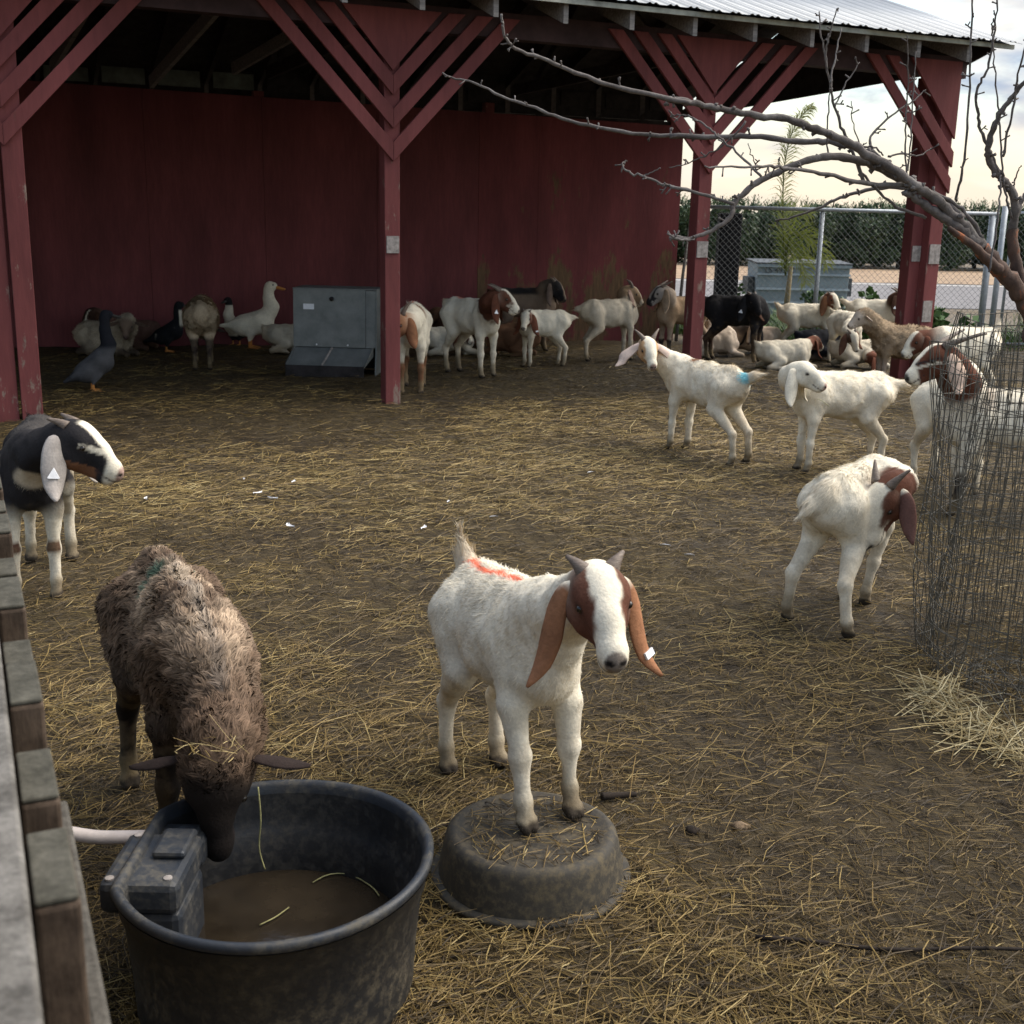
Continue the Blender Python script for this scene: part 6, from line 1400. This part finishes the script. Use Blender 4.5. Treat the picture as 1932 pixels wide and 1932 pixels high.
def ppied(q, w, n, zt, v):
    c = np.tile(WHITE * 0.8, (len(q), 1)); c = mc(c, BLACK * 1.5, (w['neck'] + w['head']) * sst(zt, 0.74, 0.80)); return mc(c, BLACK * 1.5, sst(0.02 - q[:, 0], 0, 0.08))
make_duck('grey duck with black head and upright neck standing at the left of the barn', gr(180, 738), 28, 0.54, 36, 0.66, M_BILLD, M_BILL, pgrey)
make_duck('black duck with white throat standing beside the cream sheep', gr(318, 664), 20, 0.52, 28, 0.46, M_BILLD, M_BILL, pmusc)
make_duck('large white duck with orange bill left of the feeder', gr(478, 657), 4, 0.72, 14, 0.50, M_BILL, M_BILL, pwhite)
make_duck('black-headed duck with white breast behind the white duck', (-3.45, 14.6, 0), -115, 0.50, 40, 0.50, M_BILLD, M_BILL, ppied)
# ================================================================== STRAW, FEATHERS AND LITTER
def straw_stuff(name, P, ln, wid, cols, label, lift=0.02, seed=3, up=0.10, align=None):
    g = np.random.default_rng(seed); n = len(P); a = g.uniform(0, math.pi * 2, n)
    if align is not None: a = align + g.normal(0, 0.5, n)
    L_ = ln * np.exp(g.normal(0, 0.60, n)); el = g.normal(0, up, n); d = np.stack([np.cos(a) * np.cos(el), np.sin(a) * np.cos(el), np.sin(el)], 1)
    sd = np.stack([-np.sin(a), np.cos(a), np.zeros(n)], 1); bend = sd * (g.normal(0, 0.05, n) * L_)[:, None] + np.array([0, 0, 1.0]) * (g.uniform(-0.01, 0.05, n) * L_)[:, None]
    w_ = (wid * g.uniform(0.6, 1.5, n))[:, None]; up_ = np.array([0, 0, 1.0])
    A = P - d * L_[:, None] / 2; Bm = P + bend; Cc = P + d * L_[:, None] / 2; V = []
    for q, f in ((A, 0.8), (Bm, 1.0), (Cc, 0.7)):
        V += [q - sd * w_ * f / 2, q + up_ * w_ * 0.45 * f, q + sd * w_ * f / 2]
    V = np.stack(V, 1).reshape(-1, 3); i = np.arange(n) * 9
    F = np.concatenate([np.stack([i + r * 3 + c, i + r * 3 + c + 1, i + r * 3 + c + 4, i + r * 3 + c + 3], 1) for r in (0, 1) for c in (0, 1)])
    C = np.repeat(cols, 9, 0)
    return tag(big_mesh(name, V, F, M_STRAW, col=C, smooth=False), label, 'straw', kind='stuff')
def straw_col(n, P, g, bright):
    pal = np.array([(0.040, 0.027, 0.013), (0.115, 0.076, 0.028), (0.225, 0.148, 0.047), (0.35, 0.245, 0.082), (0.48, 0.375, 0.17)])
    x = np.clip(g.normal(1.5, 1.05, n) + bright, 0, 3.99); i = x.astype(int); f = (x - i)[:, None]; return pal[i] * (1 - f) + pal[i + 1] * f
g = np.random.default_rng(77)
n = 230000
# more stalks per area near the camera; a wedge covering what can be seen plus a margin to either side
y = 0.9 + 14.6 * g.uniform(0, 1, n) ** 1.75; x = (g.uniform(-0.62, 0.62, n)) * (y + 0.7)
k3 = np.stack([x, y, 0 * x], 1); dens = fbm(k3, 0.9, 31, 4); fine = fbm(k3, 4.5, 33, 3)
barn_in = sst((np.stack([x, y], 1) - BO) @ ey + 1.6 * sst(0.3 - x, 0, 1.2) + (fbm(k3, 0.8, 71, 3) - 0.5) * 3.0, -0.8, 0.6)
keep = g.uniform(0, 1, n) < np.clip(sst(dens * 0.6 + fine * 0.4, 0.40, 0.58) * 0.85 + 0.26, 0, 1) * (1 - 0.45 * barn_in)
inb = ((np.stack([x, y], 1) - BO) @ ey < 4.6); keep &= inb
ftc = np.hypot(x - TC[0], y - TC[1]) > 0.25; keep &= ftc & (np.hypot(x - TB[0], y - TB[1]) > 0.2)
x, y, dens, barn_in, fine = x[keep], y[keep], dens[keep], barn_in[keep], fine[keep]; n = len(x)
P = np.stack([x, y, ground_h(x, y) + np.abs(g.normal(0, 0.008, n)) + 0.004], 1)
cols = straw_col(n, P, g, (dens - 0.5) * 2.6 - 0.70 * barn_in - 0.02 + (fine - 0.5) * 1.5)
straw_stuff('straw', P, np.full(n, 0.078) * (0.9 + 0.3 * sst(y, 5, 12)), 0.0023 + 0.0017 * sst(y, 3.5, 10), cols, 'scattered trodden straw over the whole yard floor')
# matted short chaff, pressed into the mud
n = 190000
y = 0.9 + 13.0 * g.uniform(0, 1, n) ** 1.9; x = (g.uniform(-0.6, 0.6, n)) * (y + 0.6); k3 = np.stack([x, y, 0 * x], 1)
keep = (g.uniform(0, 1, n) < 0.45 + 0.55 * sst(fbm(k3, 1.3, 61, 4), 0.40, 0.60)) & (np.hypot(x - TC[0], y - TC[1]) > 0.25); x, y = x[keep], y[keep]; n = len(x)
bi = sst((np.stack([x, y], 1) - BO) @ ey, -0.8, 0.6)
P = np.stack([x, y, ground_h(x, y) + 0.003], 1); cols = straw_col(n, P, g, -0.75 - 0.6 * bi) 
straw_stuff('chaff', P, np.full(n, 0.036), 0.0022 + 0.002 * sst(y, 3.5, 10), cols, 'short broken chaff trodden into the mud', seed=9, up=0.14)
# pale fresh straw banked round the wire cage
n = 850; a = g.uniform(0, 1, n); pth = spline([(1.50, 3.95), (1.51, 3.72), (1.58, 3.45), (1.78, 3.25), (2.1, 3.1)], 100)[(a * 99).astype(int)]; rr = g.normal(0, 0.06, n); x = pth[:, 0] + rr * 0.9; y = pth[:, 1] + rr * 0.6
hh = np.exp(-(rr / 0.08) ** 2) * 0.055 * (0.6 + 0.4 * np.sin(a * 17)); P = np.stack([x, y, ground_h(x, y) + hh * g.uniform(0, 1, n) + 0.004], 1)
straw_stuff('loose_straw', P, np.full(n, 0.12), np.full(n, 0.0035), straw_col(n, P, g, 1.5) * np.array([1.15, 1.25, 1.6]), 'pale loose straw banked against the foot of the wire cage', seed=12, up=0.35, align=None)
# muck and stalks left on top of the feed tub
n = 260; a = g.uniform(0, 6.28, n); rr = 0.17 * np.sqrt(g.uniform(0, 1, n)); P = np.stack([TB[0] + rr * np.cos(a), TB[1] + rr * np.sin(a), np.full(n, 0.124) + g.uniform(0, 0.006, n)], 1)
straw_stuff('tub_litter', P, np.full(n, 0.045), np.full(n, 0.0024), straw_col(n, P, g, -0.5), 'short stalks and muck lying on the upturned tub', seed=15, up=0.08)
# feathers
M_FEA = plain('white_feather', (0.72, 0.72, 0.73), 0.6, 60, 0.1)
fl = [(545, 998, 'curled white feather below the left end of the straw patch'), (489, 938, 'small white feather, leftmost of three near the middle of the mud'), (513, 947, 'forked white feather beside the small one in the mud'), (556, 916, 'thin white feather lying above the forked one'), (847, 955, 'white downy feather in front of the middle barn post'), (1112, 898, 'white feather lying alone before the third barn post'), (275, 953, 'faint white feather right of the black and white goat'), (461, 913, 'tiny white feather far left on the mud'), (802, 1000, 'grey-white feather scrap above the front goat\'s tail'), (1300, 1062, 'white feather scrap between the front goat and the turned goat'), (930, 985, 'small pale feather right of the front goat\'s tail'), (1255, 1040, 'tiny pale feather near the straw left of the turned goat')]
for i, (u, v, lb) in enumerate(fl):
    q = G(u, v); r_ = random.Random(i); a = r_.uniform(0, 6.28); s = r_.uniform(0.018, 0.034) * (1.4 if i == 0 else 1); f = MB(); k = 9; Pm = []
    z = ground_h(np.array([q[0]]), np.array([q[1]]))[0] + 0.012
    for j in range(k):
        x_ = (j / (k - 1) - 0.5) * 2 * s; w_ = 0.011 * math.sin(math.pi * min(1, (j + 0.6) / (k - 0.5))) ** 0.6 * (s / 0.04); c = 0.35 * x_ * x_ / s
        Pm += [(x_, c - w_, 0.012 + 2.2 * x_ * x_), (x_, c, 0.004 + 2.2 * x_ * x_), (x_, c + w_, 0.014 + 2.2 * x_ * x_)]
    M = Matrix.Rotation(a, 3, 'Z'); f.add([tuple(M @ Vector(p_)) for p_ in Pm], [(3 * j + e, 3 * j + e + 1, 3 * j + e + 4, 3 * j + e + 3) for j in range(k - 1) for e in (0, 1)])
    o = f.build('feather', M_FEA, smooth=True); o.location = (q[0], q[1], z); tag(o, lb, 'feather', 'white feathers on the mud')
# sticks and clods
M_STICK = plain('muddy_stick', (0.022, 0.016, 0.012), 0.9, 40, 0.4)
def stick(uvs, r, lb):
    P = []
    for (u, v) in uvs: q = G(u, v); P.append((q[0], q[1], ground_h(np.array([q[0]]), np.array([q[1]]))[0] + r + 0.006))
    tag(MB().tube(spline(P, 14), np.linspace(r, r * 0.6, 14), 7).build('stick', M_STICK, smooth=True), lb, 'stick', 'sticks on the ground')
stick([(1425, 1772), (1530, 1788), (1680, 1800), (1850, 1803), (1980, 1806)], 0.0065, 'long dark stick lying across the straw at the lower right')
stick([(1135, 1512), (1165, 1508), (1200, 1504)], 0.012, 'short dark stick behind the upturned tub')
stick([(800, 1585), (860, 1558), (915, 1556)], 0.006, 'thin pale twig between the tank and the upturned tub')
def clod(u, v, r, mat, lb, nm='mud_clod', cat='clod'):
    r *= 0.7; q = G(u, v); m_ = MB().lathe([(0.0005, -0.3), (0.7, -0.25), (1, 0.1), (0.85, 0.5), (0.45, 0.75), (0.0005, 0.82)], 14, wob=lambda a, z: 1 + 0.18 * math.sin(3 * a + z * 4) + 0.1 * math.sin(5 * a + 1))
    m_.v = [(x * r * 1.2, y_ * r, z * r) for x, y_, z in m_.v]; o = m_.build(nm, mat, smooth=True); o.location = (q[0], q[1], ground_h(np.array([q[0]]), np.array([q[1]]))[0] + 0.3 * r * 0.6); tag(o, lb, cat)
M_CLOD = plain('dry_mud', (0.17, 0.12, 0.075), 0.95, 60, 0.4, bd=0.006)
clod(1397, 1562, 0.030, M_CLOD, 'pale dried mud clod in the straw right of the tub', 'mud_clod', 'clod')
clod(1213, 1203, 0.020, M_EYE, 'small black lump on the straw beside the front goat\'s ear', 'black_lump', 'lump')
clod(1305, 1572, 0.024, M_STICK, 'dark mud lump left of the dry clod', 'mud_clod', 'clod')
# stems floating in the tank
M_STEM = plain('green_straw_stem', (0.33, 0.31, 0.14), 0.6, 60, 0.3)
def stem(pts, lb): tag(MB().tube(spline(pts, 12), 0.0016, 5).build('straw_stem', M_STEM, smooth=True), lb, 'straw')
w3 = lambda u, v, z=0.110: tuple(G(u, v, z))
stem([w3(590, 1665), w3(620, 1650), w3(660, 1650), w3(700, 1672), w3(715, 1690)], 'curved straw stem floating in the tank near its right wall')
stem([w3(490, 1745), w3(520, 1730), w3(545, 1712)], 'green straw stem floating in the middle of the tank water')
stem([tuple(PY(487, 1485, 2.28)), tuple(PY(492, 1545, 2.28)), tuple(PY(489, 1600, 2.30)), tuple(PY(500, 1640, 2.30))], 'green stem hanging from the brown sheep\'s mouth into the tank')
q5 = PY(1552, 757, 7.22)
stem([tuple(q5 + np.array([-0.03, 0.01, 0.012])), tuple(q5), tuple(q5 + np.array([0.04, -0.01, -0.03]))], 'pale stem in the mouth of the all-white kid')

# wisps of hay caught in the brown sheep's topknot
hc_ = PY(413, 1440, 2.36); n = 26
P = hc_ + np.stack([g.normal(0, 0.045, n), g.normal(-0.045, 0.012, n), g.normal(0.058, 0.012, n)], 1)
straw_stuff('hay_wisp', P, np.full(n, 0.032), np.full(n, 0.0018), straw_col(n, P, g, 1.6), 'wisps of pale hay caught in the brown sheep\'s topknot', seed=23, up=0.25)
